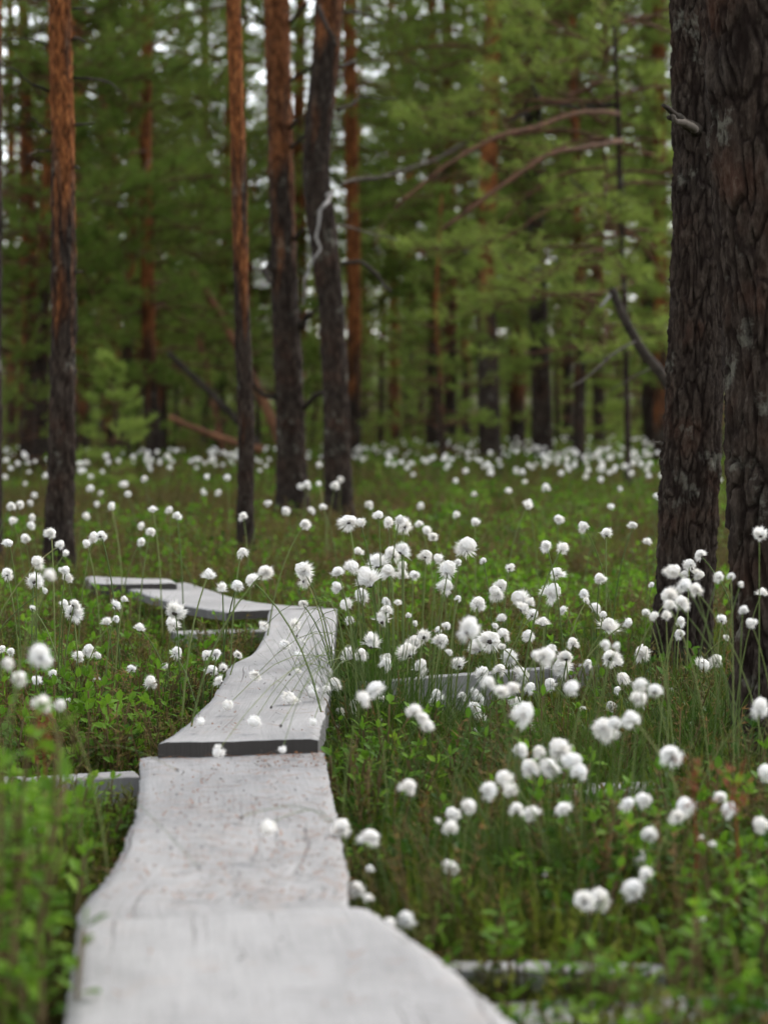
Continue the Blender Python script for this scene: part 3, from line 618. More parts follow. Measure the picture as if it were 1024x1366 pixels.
# ------------------------------------------------------------------ undergrowth pieces
def blade(mb, base, az, lean, L, wd, curl, segs=4, mi=0):
    d = Vector((math.cos(az), math.sin(az), 0)); s = Vector((-d.y, d.x, 0)); p = Vector(base); a = lean
    vs = []
    for i in range(segs + 1):
        t = i / segs; ww = wd * (1 - t) ** 0.7 if i < segs else 0
        if i < segs: vs += [p - s * ww / 2, p + s * ww / 2]
        else: vs.append(p)
        p = p + (d * math.sin(a) + Vector((0, 0, math.cos(a)))) * (L / segs); a += curl / segs
    fs = [(2 * i, 2 * i + 1, 2 * i + 3, 2 * i + 2) for i in range(segs - 1)] + [(2 * segs - 2, 2 * segs - 1, 2 * segs)]
    mb.add(vs, fs, mi)
def grass_mesh(seed, n, L, spread, wd, mat, curl=1.1, lean=0.5):
    rd = random.Random(seed); mb = MB()
    for i in range(n):
        a = rd.uniform(0, 6.28); r = spread * math.sqrt(rd.random())
        blade(mb, (r * math.cos(a), r * math.sin(a), -0.01), a + rd.uniform(-0.9, 0.9), rd.uniform(0.02, lean), L * rd.uniform(0.45, 1.1), wd * rd.uniform(0.7, 1.3), curl * rd.uniform(0.1, 1.2))
    return mb.mesh('grass', [M[mat]])
LEAF_V = [(0, 0, 0), (0.30, 0.26, 0.05), (0.68, 0.27, 0.04), (1, 0, -0.06), (0.68, -0.27, 0.04), (0.30, -0.26, 0.05), (0.5, 0, -0.02)]
LEAF_F = [(0, 6, 1), (1, 6, 2), (2, 6, 3), (3, 6, 4), (4, 6, 5), (5, 6, 0)]
def leaf_frame(d, up):
    d = d.normalized(); s = up.cross(d)
    if s.length < 1e-3: s = Vector((1, 0, 0)).cross(d)
    s.normalize(); return d, s, d.cross(s)
def sprig_layout(rd, H, stems, spread, leaf, droop=0.15, lean_max=0.5, walk=0.2):
    """stems as point lists, leaves as (position, direction, normal, length)"""
    S = []; Lv = []
    for k in range(stems):
        a = rd.uniform(0, 6.28); lean = rd.uniform(0.05, lean_max); h = H * rd.uniform(0.6, 1.1); p = Vector((rd.uniform(-1, 1) * spread, rd.uniform(-1, 1) * spread, -0.01)); pts = [p.copy()]
        d = Vector((math.cos(a) * lean, math.sin(a) * lean, 1)).normalized(); m = max(5, int(h / 0.018)); 
        for i in range(m):
            d = (d + Vector((rd.uniform(-walk, walk), rd.uniform(-walk, walk), 0.05))).normalized(); p = p + d * h / m; pts.append(p.copy())
            if i > m * 0.30:
                for q in range(2 if i > m * 0.5 else 1):
                    b = i * 2.4 + q * 3.0 + rd.uniform(-.5, .5); el = rd.uniform(0.2, 0.9)
                    ld = Vector((math.cos(b) * math.cos(el), math.sin(b) * math.cos(el), math.sin(el) - droop)); Lv.append((p.copy() + ld * 0.004, ld, Vector((rd.uniform(-.3, .3), rd.uniform(-.3, .3), 1)), leaf * rd.uniform(0.7, 1.25)))
        Lv.append((p.copy(), d, Vector((1, 0, 0.3)), leaf)); S.append(pts)
    return S, Lv
def sprig_mesh(seed, H, stems, spread, leaf, mat, wid=1.0):
    rd = random.Random(seed); S, Lv = sprig_layout(rd, H, stems, spread, leaf); mb = MB()
    for pts in S: mb.add(*tube(pts[::3] + [pts[-1]], [0.0016] * (len(pts[::3]) + 1), 3, False), 1)
    for p, d, up, l in Lv:
        a, s, n = leaf_frame(d, up); mb.add([p + a * v[0] * l + s * v[1] * l * wid + n * v[2] * l for v in LEAF_V], LEAF_F, 0)
    return mb.mesh('sprig', [M[mat], M['twig']])
def heath_mesh(seed, H, stems, spread, mat):
    rd = random.Random(seed); mb = MB()
    for k in range(stems):
        a = rd.uniform(0, 6.28); lean = rd.uniform(0.05, 0.6); h = H * rd.uniform(0.5, 1.1); p = Vector((rd.uniform(-1, 1) * spread, rd.uniform(-1, 1) * spread, -0.01)); d = Vector((math.cos(a) * lean, math.sin(a) * lean, 1)).normalized(); pts = [p.copy()]
        m = max(6, int(h / 0.011))
        for i in range(m):
            d = (d + Vector((rd.uniform(-.15, .15), rd.uniform(-.15, .15), 0.03))).normalized(); p = p + d * h / m; pts.append(p.copy())
            if i > m * 0.2:
                for q in range(3):
                    b = rd.uniform(0, 6.28); ld = Vector((math.cos(b), math.sin(b), rd.uniform(0.0, 1.1))).normalized(); s = ld.cross(Vector((0, 0, 1))).normalized() * 0.0018; l = rd.uniform(0.008, 0.018)
                    mb.add([p - s, p + s, p + ld * l + Vector((0, 0, -0.002))], [(0, 1, 2)], 0)
        mb.add(*tube([pts[0], pts[len(pts) // 2], pts[-1]], [0.0014, 0.0012, 0.0008], 3, False), 1)
    return mb.mesh('heath', [M[mat], M['twig']])

def variants(name, meshes):
    c = bpy.data.collections.new(name)
    for i, me in enumerate(meshes): c.objects.link(bpy.data.objects.new('%s_%02d' % (name, i), me))
    return c
def scatter(name, pts, rots, scl, pick, coll, label):
    me = bpy.data.meshes.new(name); n = len(pts); me.vertices.add(n); me.vertices.foreach_set('co', np.array(pts, dtype=np.float32).ravel())
    a = me.attributes.new('rot', 'FLOAT_VECTOR', 'POINT'); a.data.foreach_set('vector', np.array(rots, dtype=np.float32).ravel())
    a = me.attributes.new('scl', 'FLOAT', 'POINT'); a.data.foreach_set('value', np.array(scl, dtype=np.float32))
    a = me.attributes.new('pick', 'INT', 'POINT'); a.data.foreach_set('value', np.array(pick, dtype=np.int32))
    o = obj(name, me); kind(o, 'stuff'); o['label'] = label; o['category'] = 'undergrowth'
    g = bpy.data.node_groups.new(name, 'GeometryNodeTree')
    g.interface.new_socket('Geometry', in_out='INPUT', socket_type='NodeSocketGeometry'); g.interface.new_socket('Geometry', in_out='OUTPUT', socket_type='NodeSocketGeometry')
    gi = g.nodes.new('NodeGroupInput'); go = g.nodes.new('NodeGroupOutput'); ip = g.nodes.new('GeometryNodeInstanceOnPoints'); ci = g.nodes.new('GeometryNodeCollectionInfo')
    ci.inputs['Collection'].default_value = coll; ci.inputs['Separate Children'].default_value = True; ci.inputs['Reset Children'].default_value = True
    ip.inputs['Pick Instance'].default_value = True
    def na(nm, ty):
        x = g.nodes.new('GeometryNodeInputNamedAttribute'); x.data_type = ty; x.inputs[0].default_value = nm; return x.outputs[0]
    g.links.new(gi.outputs[0], ip.inputs['Points']); g.links.new(ci.outputs[0], ip.inputs['Instance']); g.links.new(na('pick', 'INT'), ip.inputs['Instance Index'])
    g.links.new(na('rot', 'FLOAT_VECTOR'), ip.inputs['Rotation']); g.links.new(na('scl', 'FLOAT'), ip.inputs['Scale']); g.links.new(ip.outputs[0], go.inputs[0])
    md = o.modifiers.new('scatter', 'NODES'); md.node_group = g; return o

V_grass = variants('grass_variant', [grass_mesh(i, 36, 0.115, 0.05, 0.0028, 'grass') for i in range(5)])
V_sedge = variants('sedge_variant', [grass_mesh(40 + i, 60, 0.15, 0.05, 0.0022, 'sedge', 1.3, 0.6) for i in range(4)])
V_bil = variants('bilberry_variant', [sprig_mesh(60 + i, 0.12, 5, 0.04, 0.0165, 'bilberry') for i in range(6)])
V_dark = variants('lingonberry_variant', [sprig_mesh(80 + i, 0.09, 5, 0.04, 0.014, 'dark_leaf') for i in range(4)])
V_heath = variants('heath_variant', [heath_mesh(100 + i, 0.125, 7, 0.05, 'heath') for i in range(5)])
V_moss = variants('moss_variant', [heath_mesh(120 + i, 0.05, 22, 0.06, 'moss') for i in range(4)])

rp = random.Random(5)
def fieldn(x, y, s, o): return mn.noise(Vector((x * s, y * s, o)))
bins = {'moss': [], 'grass': [], 'sedge': [], 'bil': [], 'dark': [], 'heath': []}
def put(kind_, x, y, s, tilt=0.2):
    bins[kind_].append(((x, y, ground_z(x, y) - 0.004), (rp.uniform(-tilt, tilt), rp.uniform(-tilt, tilt), rp.uniform(0, 6.28)), s, rp.randrange(99)))
def px_of(x, y, z=0.1):                       # picture position, only used to decide what grows in which part of the bog
    d = Vector((x, y, z - CAM_H)); f = y * CP - d.z * SP; u = y * SP + d.z * CP; return 512 + FPX * x / f, 683 - FPX * u / f
LOW = []
def low_zone(x, y): return any(inside(x, y, q) for q in LOW)
for (xa, ya), (xb, yb), zz, d in (((-70, 1030), (185, 1026), 0.05, 0.22), ((470, 935), (800, 930), 0.03, 0.55), ((735, 1055), (880, 1050), 0.03, 0.38), ((560, 1268), (885, 1272), 0.03, 0.10), ((225, 846), (300, 842), 0.04, 0.4), ((960, 1012), (1060, 1012), 0.0, 0.5), ((860, 915), (960, 915), 0.0, 0.35)):
    a = G(xa, ya, zz); b = G(xb, yb, zz); LOW.append([(a.x, a.y + 0.03), (b.x, b.y + 0.03), (b.x, b.y - d), (a.x, a.y - d)])
def cover(y0, y1, dens, smul, margin):
    hw0 = 0.17 * y1 + margin; n = int((y1 - y0) * 2 * hw0 * dens)
    for i in range(n):
        y = rp.uniform(y0, y1); x = rp.uniform(-hw0, hw0)
        if abs(x) > 0.17 * y + margin or on_board(x, y): continue
        a = fieldn(x, y, 1.1 if y < 12 else 0.35, 3); b = fieldn(x, y, 0.9 if y < 12 else 0.3, 17); c = fieldn(x, y, 2.2, 31)
        edge = any(on_board(x + dx, y + dy) for dx, dy in ((-.06, 0), (.06, 0), (.05, -.08), (-.05, -.08)))
        r = rp.random(); s = smul * rp.uniform(0.7, 1.25)
        if edge: s *= 0.62
        if low_zone(x, y): s *= 0.24
        near_r = x > 0.25 and y < 3.2
        near_l = x < -0.25 and y < 3.6
        if near_r or near_l:
            k = 'bil' if r < (0.26 if near_r else 0.4) + 0.2 * b else 'dark' if r < 0.54 else 'grass' if r < 0.72 else 'heath' if r < 0.9 else 'sedge'
        elif x > -0.12 and y < 5.6:
            k = 'sedge' if r < 0.34 + 0.25 * a else 'grass' if r < 0.58 else 'dark' if r < 0.72 else 'bil' if r < 0.80 + 0.15 * b else 'heath'
        elif x <= -0.12 and y < 7.5:
            k = 'bil' if r < 0.17 + 0.4 * b else 'grass' if r < 0.42 else 'dark' if r < 0.58 else 'heath' if r < 0.90 + 0.2 * c else 'sedge'
        else:
            k = 'grass' if r < 0.24 + 0.5 * a else 'heath' if r < 0.72 + 0.35 * b else 'bil' if r < 0.88 else 'dark'
        if y < 2.2: s *= 0.75
        put(k, x, y, s)
        if rp.random() < 0.6: put('moss', x + rp.uniform(-.05, .05), y + rp.uniform(-.05, .05), smul * rp.uniform(0.7, 1.4))
cover(1.5, 5.0, 620, 1.0, 0.35)
cover(5.0, 9.0, 420, 1.05, 0.5)
cover(9.0, 16.0, 150, 1.35, 0.9)
cover(16.0, 34.0, 34, 2.0, 1.5)
cover(34.0, 70.0, 6, 3.6, 3.0)
for k, nm, coll, lab in (('moss', 'moss', V_moss, 'low olive moss between the taller plants'), ('grass', 'grass', V_grass, 'fresh green grass all over the bog'), ('sedge', 'sedge', V_sedge, 'dark thin sedge around the tufts'),
                         ('bil', 'bilberry_undergrowth', V_bil, 'bright leafy bilberry cover along the walk'), ('dark', 'lingonberry_undergrowth', V_dark, 'dark small-leaved evergreen cover'), ('heath', 'heath_undergrowth', V_heath, 'brownish heath sprigs across the bog')):
    B = bins[k]; nv = len(coll.objects)
    scatter(nm, [b[0] for b in B], [b[1] for b in B], [b[2] for b in B], [b[3] % nv for b in B], coll, lab)

# tussocks of long sedge: one thing each
TUSS = [(500, 1010, 0.30, 150, 'long-bladed dark tussock spilling over the step between planks'), (560, 1005, 0.24, 150, 'long-bladed tussock behind the single blurred tuft'), (645, 992, 0.15, 100, 'dark tussock before the board on edge'),
        (455, 960, 0.26, 90, 'tussock hugging the long wavy plank, its stems bent across it'), (760, 1110, 0.24, 130, 'dense tussock before the sunken grey board'), (890, 1010, 0.15, 110, 'grass tussock before the fissured dark trunk'), (820, 1075, 0.2, 90, 'low tussock beside the sunken grey board')
        ,(960, 945, 0.14, 90, 'grass tussock between the two dark trunks'), (150, 1000, 0.20, 80, 'sparse tussock behind the narrow sleeper board')]
for i, (x, y, L, n, lab) in enumerate(TUSS):
    p = G(x, y, 0.0); z = ground_z(p.x, p.y)
    kind(tag(obj('grass_tussock', grass_mesh(200 + i, n * 2, L, 0.07, 0.0021, 'sedge', 1.5, 0.75)), lab, 'grass', 'sedge tussocks'), 'thing').location = (p.x, p.y, z)

# leafy shrubs close to the viewer: every leaf a part
LEAF_ME = {}
for nm, mt in (('bilberry', 'bilberry'), ('dark_leaf', 'dark_leaf')):
    LEAF_ME[nm] = mesh_from('leaf', LEAF_V, LEAF_F, [M[mt]])
def shrub(px, py, Y, H, stems, leaf, label, seed, mat='bilberry'):
    rd = random.Random(seed); p = PY(px, py, Y); t = thing('bilberry_shrub', label, 'shrub', (p.x, Y, ground_z(p.x, Y)), 0, 'leafy shrubs near the viewer')
    S, Lv = sprig_layout(rd, H, stems, 0.035, leaf, 0.15, 0.12 if H > 0.18 or Y < 2.05 else 0.4, 0.09 if H > 0.18 or Y < 2.05 else 0.2)
    for pts in S: obj('stem', mesh_from('stem', *tube(pts[::3] + [pts[-1]], [0.002] * (len(pts[::3]) + 1), 5, False), [M['twig']], True), t)
    for q, d, up, l in Lv[:280]:
        a, s, n = leaf_frame(d, up); o = obj('leaf', LEAF_ME[mat], t)
        from mathutils import Matrix
        mtx = Matrix((a * l, s * l, n * l)).transposed().to_4x4(); mtx.translation = q; o.matrix_local = mtx
SHRUBS = [
 (-25, 1300, 1.95, 0.33, 8, 0.022, 'tall blurred leafy shrub filling the near corner beside the nearest plank'), (10, 1330, 2.1, 0.26, 7, 0.022, 'blurred shrub leaning on the edge of the nearest plank'), (-25, 1340, 2.2, 0.33, 8, 0.022, 'blurred leafy shrub cut off by the frame edge'),
 (40, 1280, 2.35, 0.22, 7, 0.021, 'shrub behind the tall blurred corner shrub'), (45, 1366, 1.95, 0.15, 6, 0.021, 'low blurred sprig overhanging the nearest plank'), (20, 1180, 2.7, 0.19, 7, 0.020, 'leafy shrub where two white tufts show through'),
 (175, 1085, 3.15, 0.085, 4, 0.018, 'fresh bright shrub tucked against the needle-strewn plank'), (120, 1110, 3.05, 0.10, 4, 0.019, 'dark-leaved low shrub below the narrow sleeper board'),
 (470, 1055, 3.45, 0.13, 5, 0.02, 'fresh yellow-green shrub beside the dark step'), (490, 1085, 3.25, 0.10, 4, 0.019, 'small leafy shrub beside the two tufts at the plank edge'), (690, 1175, 2.75, 0.10, 4, 0.021, 'upright bright shrub amid dark grass before the dense tussock'),
 (600, 1215, 2.6, 0.11, 4, 0.021, 'leafy shrub beyond the corner of the nearest plank'), (650, 1270, 2.4, 0.09, 5, 0.022, 'blurred bright shrub before the pale board'), (740, 1290, 2.35, 0.085, 5, 0.022, 'blurred shrub hiding part of the pale board'), (840, 1280, 2.35, 0.09, 5, 0.022, 'blurred shrub below the pair of big round tufts'),
 (800, 1320, 2.2, 0.11, 4, 0.022, 'low blurred shrub over the rotting board'), (930, 1320, 2.2, 0.14, 5, 0.022, 'blurred shrub near the front corner under the split tuft'), (560, 1290, 2.4, 0.08, 4, 0.02, 'small shrub along the slanting edge of the nearest plank'), (1000, 1290, 2.3, 0.16, 5, 0.022, 'blurred shrub at the frame edge below the thick trunk'),
 (330, 848, 5.6, 0.11, 5, 0.02, 'bright leafy shrub in the crook of the long wavy plank'), (290, 862, 5.4, 0.11, 5, 0.02, 'bright shrub beside the short sleeper end'), (310, 880, 5.15, 0.09, 4, 0.02, 'bright shrub touching the wavy plank edge'), (700, 1340, 2.15, 0.09, 4, 0.022, 'lowest blurred shrub at the front of the rotting board')]
for i, (x, y, Y, H, st, lf, lab) in enumerate(SHRUBS): shrub(x, y, Y, H, st, lf, lab, 300 + i)
# rust-red dry stalks, out of focus
for i, (x, y, Y, lab) in enumerate([(923, 1036, 2.55, 'blurred rust-red dry stalk before the two dark trunks'), (978, 1045, 2.6, 'second blurred rust-red stalk, nearer the thick trunk'), (57, 975, 2.75, 'rust-red dry stalk under the big blurred tufts')]):
    p = PY(x, y, Y); gz = ground_z(p.x, Y); t = thing('dry_seed_stalk', lab, 'plant', (p.x, Y, gz), 0, 'rust-red dry stalks'); h = p.z - gz
    obj('stalk', mesh_from('stalk', *tube([(0, 0, 0), (0.005, 0, h * 0.6), (0, 0, h)], [0.002, 0.0016, 0.001], 5), [M['dry_stem']]), t)
    mb = MB(); rd = random.Random(i)
    for k in range(70):
        b = rd.uniform(0, 6.28); q = Vector((rd.gauss(0, .008), rd.gauss(0, .008), h + rd.uniform(-.035, .02))); d = Vector((math.cos(b), math.sin(b), rd.uniform(-.2, 1))).normalized(); s = d.cross(Vector((0, 0, 1))).normalized() * 0.002
        mb.add([q - s, q + s, q + d * 0.016], [(0, 1, 2)])
    obj('seed_cluster', mb.mesh('seed_cluster', [M['dry_stem']]), t)

# ------------------------------------------------------------------ cotton grass
def tuft_mesh(seed, cone, elong, n=800):
    """soft tuft of unit size on the +Z axis: hairs from the receptacle at the origin"""
    rd = random.Random(seed); rng = np.random.default_rng(seed); vs = []; fs = []
    # core: lumpy body so that the tuft is white all through
    nu, nvv = 14, 9; core = []
    for j in range(nvv + 1):
        th = math.pi * j / nvv
        for i in range(nu):
            a = 2 * math.pi * i / nu; d = Vector((math.sin(th) * math.cos(a), math.sin(th) * math.sin(a), math.cos(th)))
            r = 0.56 * (1 + 0.28 * mn.noise(d * 2.2 + Vector((seed, 0, 0)))); core.append((d.x * r * min(1, cone / 1.5), d.y * r * min(1, cone / 1.5), 0.50 * elong + d.z * r * 0.9 * elong))
    vs += core
    for j in range(nvv):
        for i in range(nu):
            a = j * nu + i; b = j * nu + (i + 1) % nu; fs.append((a, a + nu, b + nu, b))
    clumps = []; lop = Vector((rd.gauss(0, 1), rd.gauss(0, 1), rd.gauss(0, .5))).normalized() * rd.uniform(0.15, 0.5); drag = Vector((rd.gauss(0, 1), rd.gauss(0, 1), -0.6)) * rd.uniform(0.03, 0.16)
    for k in range(26):
        z = rd.uniform(math.cos(cone), 1); a = rd.uniform(0, 6.28); s = math.sqrt(max(0, 1 - z * z)); clumps.append((Vector((s * math.cos(a), s * math.sin(a), z)), rd.uniform(0.88, 1.06)))
    for k in range(n):
        c, l = rd.choice(clumps); d = (c + Vector((rd.gauss(0, .22), rd.gauss(0, .22), rd.gauss(0, .22))) + lop).normalized()
        l = l * rd.uniform(0.74, 1.03) * (elong if d.z > 0.3 else 0.86); s = d.cross(Vector((rd.gauss(0, 1), rd.gauss(0, 1), rd.gauss(0, 1)))).normalized()
        bend = Vector((rd.gauss(0, .10), rd.gauss(0, .10), rd.gauss(0, .10) - 0.05)); b = len(vs); w0 = rd.uniform(0.016, 0.036)
        o = Vector((0, 0, 0.10)); st = 0.25
        m = o + d * l * 0.62 + bend * 0.3; e = o + d * l + bend + drag; m = m + drag * 0.4
        q = o + d * l * st
        vs += [tuple(q - s * w0), tuple(q + s * w0), tuple(m + s * w0 * 0.8), tuple(m - s * w0 * 0.8), tuple(e)]
        fs += [(b, b + 1, b + 2, b + 3), (b + 3, b + 2, b + 4)]
    me = mesh_from('seed_head', vs, fs, [M['cotton']], False); return me
TUFT = [tuft_mesh(1, 2.1, 0.95), tuft_mesh(2, 1.9, 1.0), tuft_mesh(3, 1.7, 1.0), tuft_mesh(4, 1.45, 1.08), tuft_mesh(5, 2.2, 0.9), tuft_mesh(7, 1.3, 1.2), tuft_mesh(8, 1.8, 0.8), tuft_mesh(9, 1.6, 1.05, 420), tuft_mesh(10, 2.0, 0.95), tuft_mesh(11, 1.1, 1.25, 500), tuft_mesh(6, 1.2, 1.15)]
def bract_mesh():
    mb = MB(); rd = random.Random(3)
    for k in range(16):
        a = 6.283 * k / 16; b = a + rd.uniform(-.1, .1); d = Vector((math.cos(b), math.sin(b), 0)); s = Vector((-d.y, d.x, 0)) * 0.05; l = rd.uniform(0.15, 0.27)
        mb.add([Vector((0, 0, -0.10)) - s * .5, Vector((0, 0, -0.10)) + s * .5, d * l * 0.7 + s + Vector((0, 0, -0.02)), d * l * 0.7 - s + Vector((0, 0, -0.02)), d * l + Vector((0, 0, 0.10))], [(0, 1, 2, 3), (3, 2, 4)])
    return mb.mesh('bract', [M['bract']])
BRACT = bract_mesh()
DARK_HEAD = None
def dark_head_mesh():
    mb = MB(); rd = random.Random(8)
    for k in range(60):
        z = rd.uniform(-0.5, 1); a = rd.uniform(0, 6.28); s0 = math.sqrt(1 - z * z); d = Vector((s0 * math.cos(a) * 0.4, s0 * math.sin(a) * 0.4, 0.4 + z * 0.55)); s = d.cross(Vector((rd.gauss(0, 1), rd.gauss(0, 1), 1))).normalized() * 0.08
        mb.add([d * 0.2 - s, d * 0.2 + s, d * rd.uniform(.9, 1.2)], [(0, 1, 2)])
    return mb.mesh('spent_head', [M['bract']])
DARK_HEAD = dark_head_mesh()

# picture x, y, apparent size, depth zone: s sharp, n near and blurred, m between, p bent over the plank, d spent dark head over the plank
H_S = """465 694 24,480 697 15,505 687 15,518 696 14,538 701 24,532 694 14,536 734 18,522 738 20,471 755 20,503 751 22,485 762 20,517 760 28,491 774 28,537 767 19,551 766 15,537 754 12,451 783 20,481 792 22,461 807 19,466 826 14,514 801 13,514 812 16,509 826 24,530 804 9,495 857 24,465 873 25,482 871 18,544 821 10,553 831 9,553 855 23,544 869 26,563 848 17,516 877 16,569 740 17,585 745 14,598 758 28,595 780 24,612 749 11,624 727 30,590 853 19,584 840 12,596 834 12,599 870 12,635 803 18,611 797 10,
644 747 10,680 757 14,669 779 18,660 789 19,638 804 18,691 798 24,706 804 14,698 811 16,712 818 20,724 830 16,741 762 20,737 789 24,749 812 12,778 791 12,782 801 9,799 771 18,808 711 17,794 810 17,804 818 11,811 834 26,838 830 14,763 857 14,704 846 15,669 825 14,660 834 9,671 844 18,654 852 28,637 863 20,667 862 13,678 875 23,735 866 18,754 875 20,813 876 20,
932 739 18,919 750 17,912 765 12,931 767 18,907 827 16,905 845 16,869 779 9,856 868 21,955 879 18,963 826 16,968 850 8,938 887 22,831 903 20,822 919 15,863 939 14,881 940 14,889 965 21,818 941 10,934 958 16,939 966 14,957 967 13,921 951 10,885 920 19,863 1018 22,
446 912 17,470 939 19,509 933 13,452 949 16,476 954 22,506 960 13,448 978 24,470 991 10,433 1000 13,515 883 19,560 890 24,582 927 18,578 936 14,612 885 19,618 927 12,632 924 16,634 944 20,667 891 18,644 896 18,699 898 22,707 916 18,750 887 24,733 911 19,784 884 13,687 938 20,639 932 16,636 946 14,644 960 20,635 976 9,706 969 14,713 977 14,724 980 13,655 994 18,677 998 20,794 999 17,812 1013 17,776 945 10,814 879 18,813 941 18,822 884 15,
12 722 18,9 764 18,46 775 20,81 726 14,87 738 10,60 788 10,44 811 9,87 804 12,100 805 16,98 816 22,135 713 14,156 807 15,166 800 10,143 830 15,156 824 11,186 838 13,119 865 22,105 875 18,131 875 10,15 868 11,3 864 11,71 898 14,50 909 14,130 906 9,175 892 12,201 909 17,127 934 9,91 934 7,67 1012 12,402 758 22,407 772 22,403 805 13,234 814 24,229 830 19,236 869 16,221 888 9,275 873 14,289 871 16,317 873 13,283 892 18,298 891 14,293 909 14"""
H_N = """625 836 36,714 873 17,730 873 27,808 858 15,822 861 14,898 758 23,913 780 22,927 785 22,888 793 26,908 801 24,891 808 20,860 815 17,872 822 16,888 822 18,958 767 18,974 767 14,987 779 13,1016 790 19,1012 712 22,990 811 17,1000 830 20,854 912 22,853 931 24,872 919 22,841 958 24,819 966 20,891 1006 31,1013 942 30,1019 1028 26,838 1070 26,855 1065 24,910 1073 28,961 1062 20,970 1077 26,498 916 27,485 930 24,553 947 24,566 956 22,571 966 22,546 1046 28,627 1073 24,651 909 24,666 919 24,683 919 20,763 916 26,700 948 32,695 997 26,717 1001 22,744 996 32,704 1021 28,730 1020 28,764 1010 28,773 1027 30,653 1052 30,670 1036 24,679 1050 24,689 1077 22,706 1081 28,747 1077 25,808 968 36,837 960 24,
455 1102 28,494 1114 28,493 1158 16,475 1184 24,490 1196 18,519 1230 24,541 1225 26,603 1085 24,601 1102 24,584 1095 10,598 1153 26,724 1162 16,903 1088 22,1013 1099 25,862 1111 28,860 1146 30,859 1164 22,841 1183 34,774 1200 36,799 1197 32,935 1224 20,926 1230 14,1017 1221 24,935 1118 12,950 1126 12,66 767 20,53 873 34,11 882 20,27 903 24,58 936 30,81 939 18,35 1104 14,45 1104 12,63 1136 14"""
H_P = """395 833 17,353 835 12,380 858 17,343 899 15,401 871 13,399 892 9,405 854 9,389 924 20,419 919 16,305 940 14,339 961 17,267 961 12,418 962 12,434 916 10,292 1000 18,377 998 12,358 1100 22"""
H_D = """387 899 7,362 942 8,375 967 9,396 847 7,236 1027 9,324 1089 9,265 1157 10"""
H_F = """322 736 14,278 767 11,334 772 13,317 779 11,353 762 11,297 785 12,15 674 12,17 695 10,69 710 14,49 749 13,88 760 15,90 770 10,116 725 16,125 715 11,33 717 11,559 698 10,568 706 12,578 714 11,493 673 11,609 687 8,633 696 8,477 735 8,450 762 12,778 702 12,745 690 8,704 673 11,728 728 10,750 731 10,845 700 14,864 722 7,9 614 13,32 605 11,39 600 10,47 616 10,34 644 11,28 672 10,41 670 12,43 689 12,41 700 11,115 617 13,135 657 12,148 675 16,129 672 11,115 688 10,193 638 12,171 591 11,170 659 14,204 680 12,226 680 11,236 688 10,292 657 14,272 657 11,275 636 10,303 637 9,324 687 11,344 581 10,355 621 11,359 671 13,400 648 14,425 645 10,430 676 12,415 681 10,407 698 11,189 721 9,188 701 8,202 707 9,711 565 12,682 580 11,607 641 10,632 659 11,699 643 10,677 655 9,704 674 10,832 622 18,802 623 15,875 661 11,827 652 11,815 676 9"""
def parse(s): return [tuple(float(v) for v in e.split()) for e in s.replace('\n', '').split(',') if e.strip()]
rc = random.Random(21)
def unboard(x, y):
    for k in range(60):                      # step to the nearer side of the board
        for q in (x + 0.015 * k, x - 0.015 * k):
            if not on_board(q, y): return q, y
    return x, y
GROUP = 'cotton grass stems'
def zone_label(x, y, z):
    if z == 'd': return 'spent dark seed head on a bent stalk above the grey plank'
    if z == 'p': return 'nodding white tuft on a stem bent across the grey planks'
    if z == 'f':
        if x < 110: return 'soft white tuft in the blurred patch round the slim straight pine'
        if x < 345: return 'soft white tuft in the blurred patch between slim and thinnest pine'
        if x < 480: return 'soft white tuft at the feet of the stout and crooked pines'
        return 'soft white tuft in the blurred far clearing behind the sharp clump'
    if z == 's':
        if x < 210: return 'crisp white tuft on the heathy side by the narrow sleeper board'
        if x < 345: return 'crisp white tuft beside the curved far plank and wavy edge'
        if x < 420: return 'white tuft above the far end of the long wavy plank'
        if x < 560 and y < 790: return 'fluffy white tuft in the tall top of the sharp clump'
        if x < 560 and y < 890: return 'fluffy white tuft halfway up the sharp tall clump'
        if x < 560: return 'white tuft low among tussock blades beside the wavy plank'
        if x < 640 and y < 890: return 'white tuft between the tall clump and the board on edge'
        if x < 730 and y < 885: return 'white tuft in the slanting row above the board on edge'
        if x < 850 and y < 885: return 'white tuft standing clear between the board and fissured trunk'
        if x < 800 and y < 1020: return 'white tuft in front of or just below the board on edge'
        return 'white tuft in the grass at the feet of the dark trunks'
    if x < 110: return 'large blurred tuft close to the viewer on the heathy side'
    if x > 840 and y < 880: return 'blurred white tuft in the bunch against the dark trunks'
    if x < 560 and y > 1080: return 'blurred white tuft at the edge of the nearer planks'
    if y < 900: return 'big blurred tuft hovering before the sharp clump'
    if y < 1060 and x < 800: return 'blurred white tuft of the round bunch above the sunken board'
    if y < 1060: return 'blurred white tuft low before the dark trunks'
    if x < 760: return 'blurred tuft over dark grass between nearer plank and dense tussock'
    return 'blurred tuft in the near grass under the dark trunks'
UNIQUE = {(625, 836): 'largest blurred tuft, floating before the sharp clump', (624, 727): 'largest crisp tuft, highest beside the tall clump', (808, 711): 'lone crisp tuft high above the brown heath', (292, 1000): 'white tuft lying on the dark end of the raised plank',
          (774, 1200): 'bigger of the paired round blurred tufts', (799, 1197): 'smaller of the paired round blurred tufts', (546, 1046): 'single blurred tuft alone over the dark tussock', (841, 1183): 'lowest and biggest tuft in the chain of three',
          (402, 758): 'upper of the two touching tufts above the wavy plank', (407, 772): 'lower of the two touching tufts above the wavy plank', (403, 805): 'small nodding tuft hanging over the far end of the wavy plank', (53, 873): 'biggest blurred tuft on the heathy side, stretched tall', (358, 1100): 'blurred tuft drooping over the needle-strewn plank'}
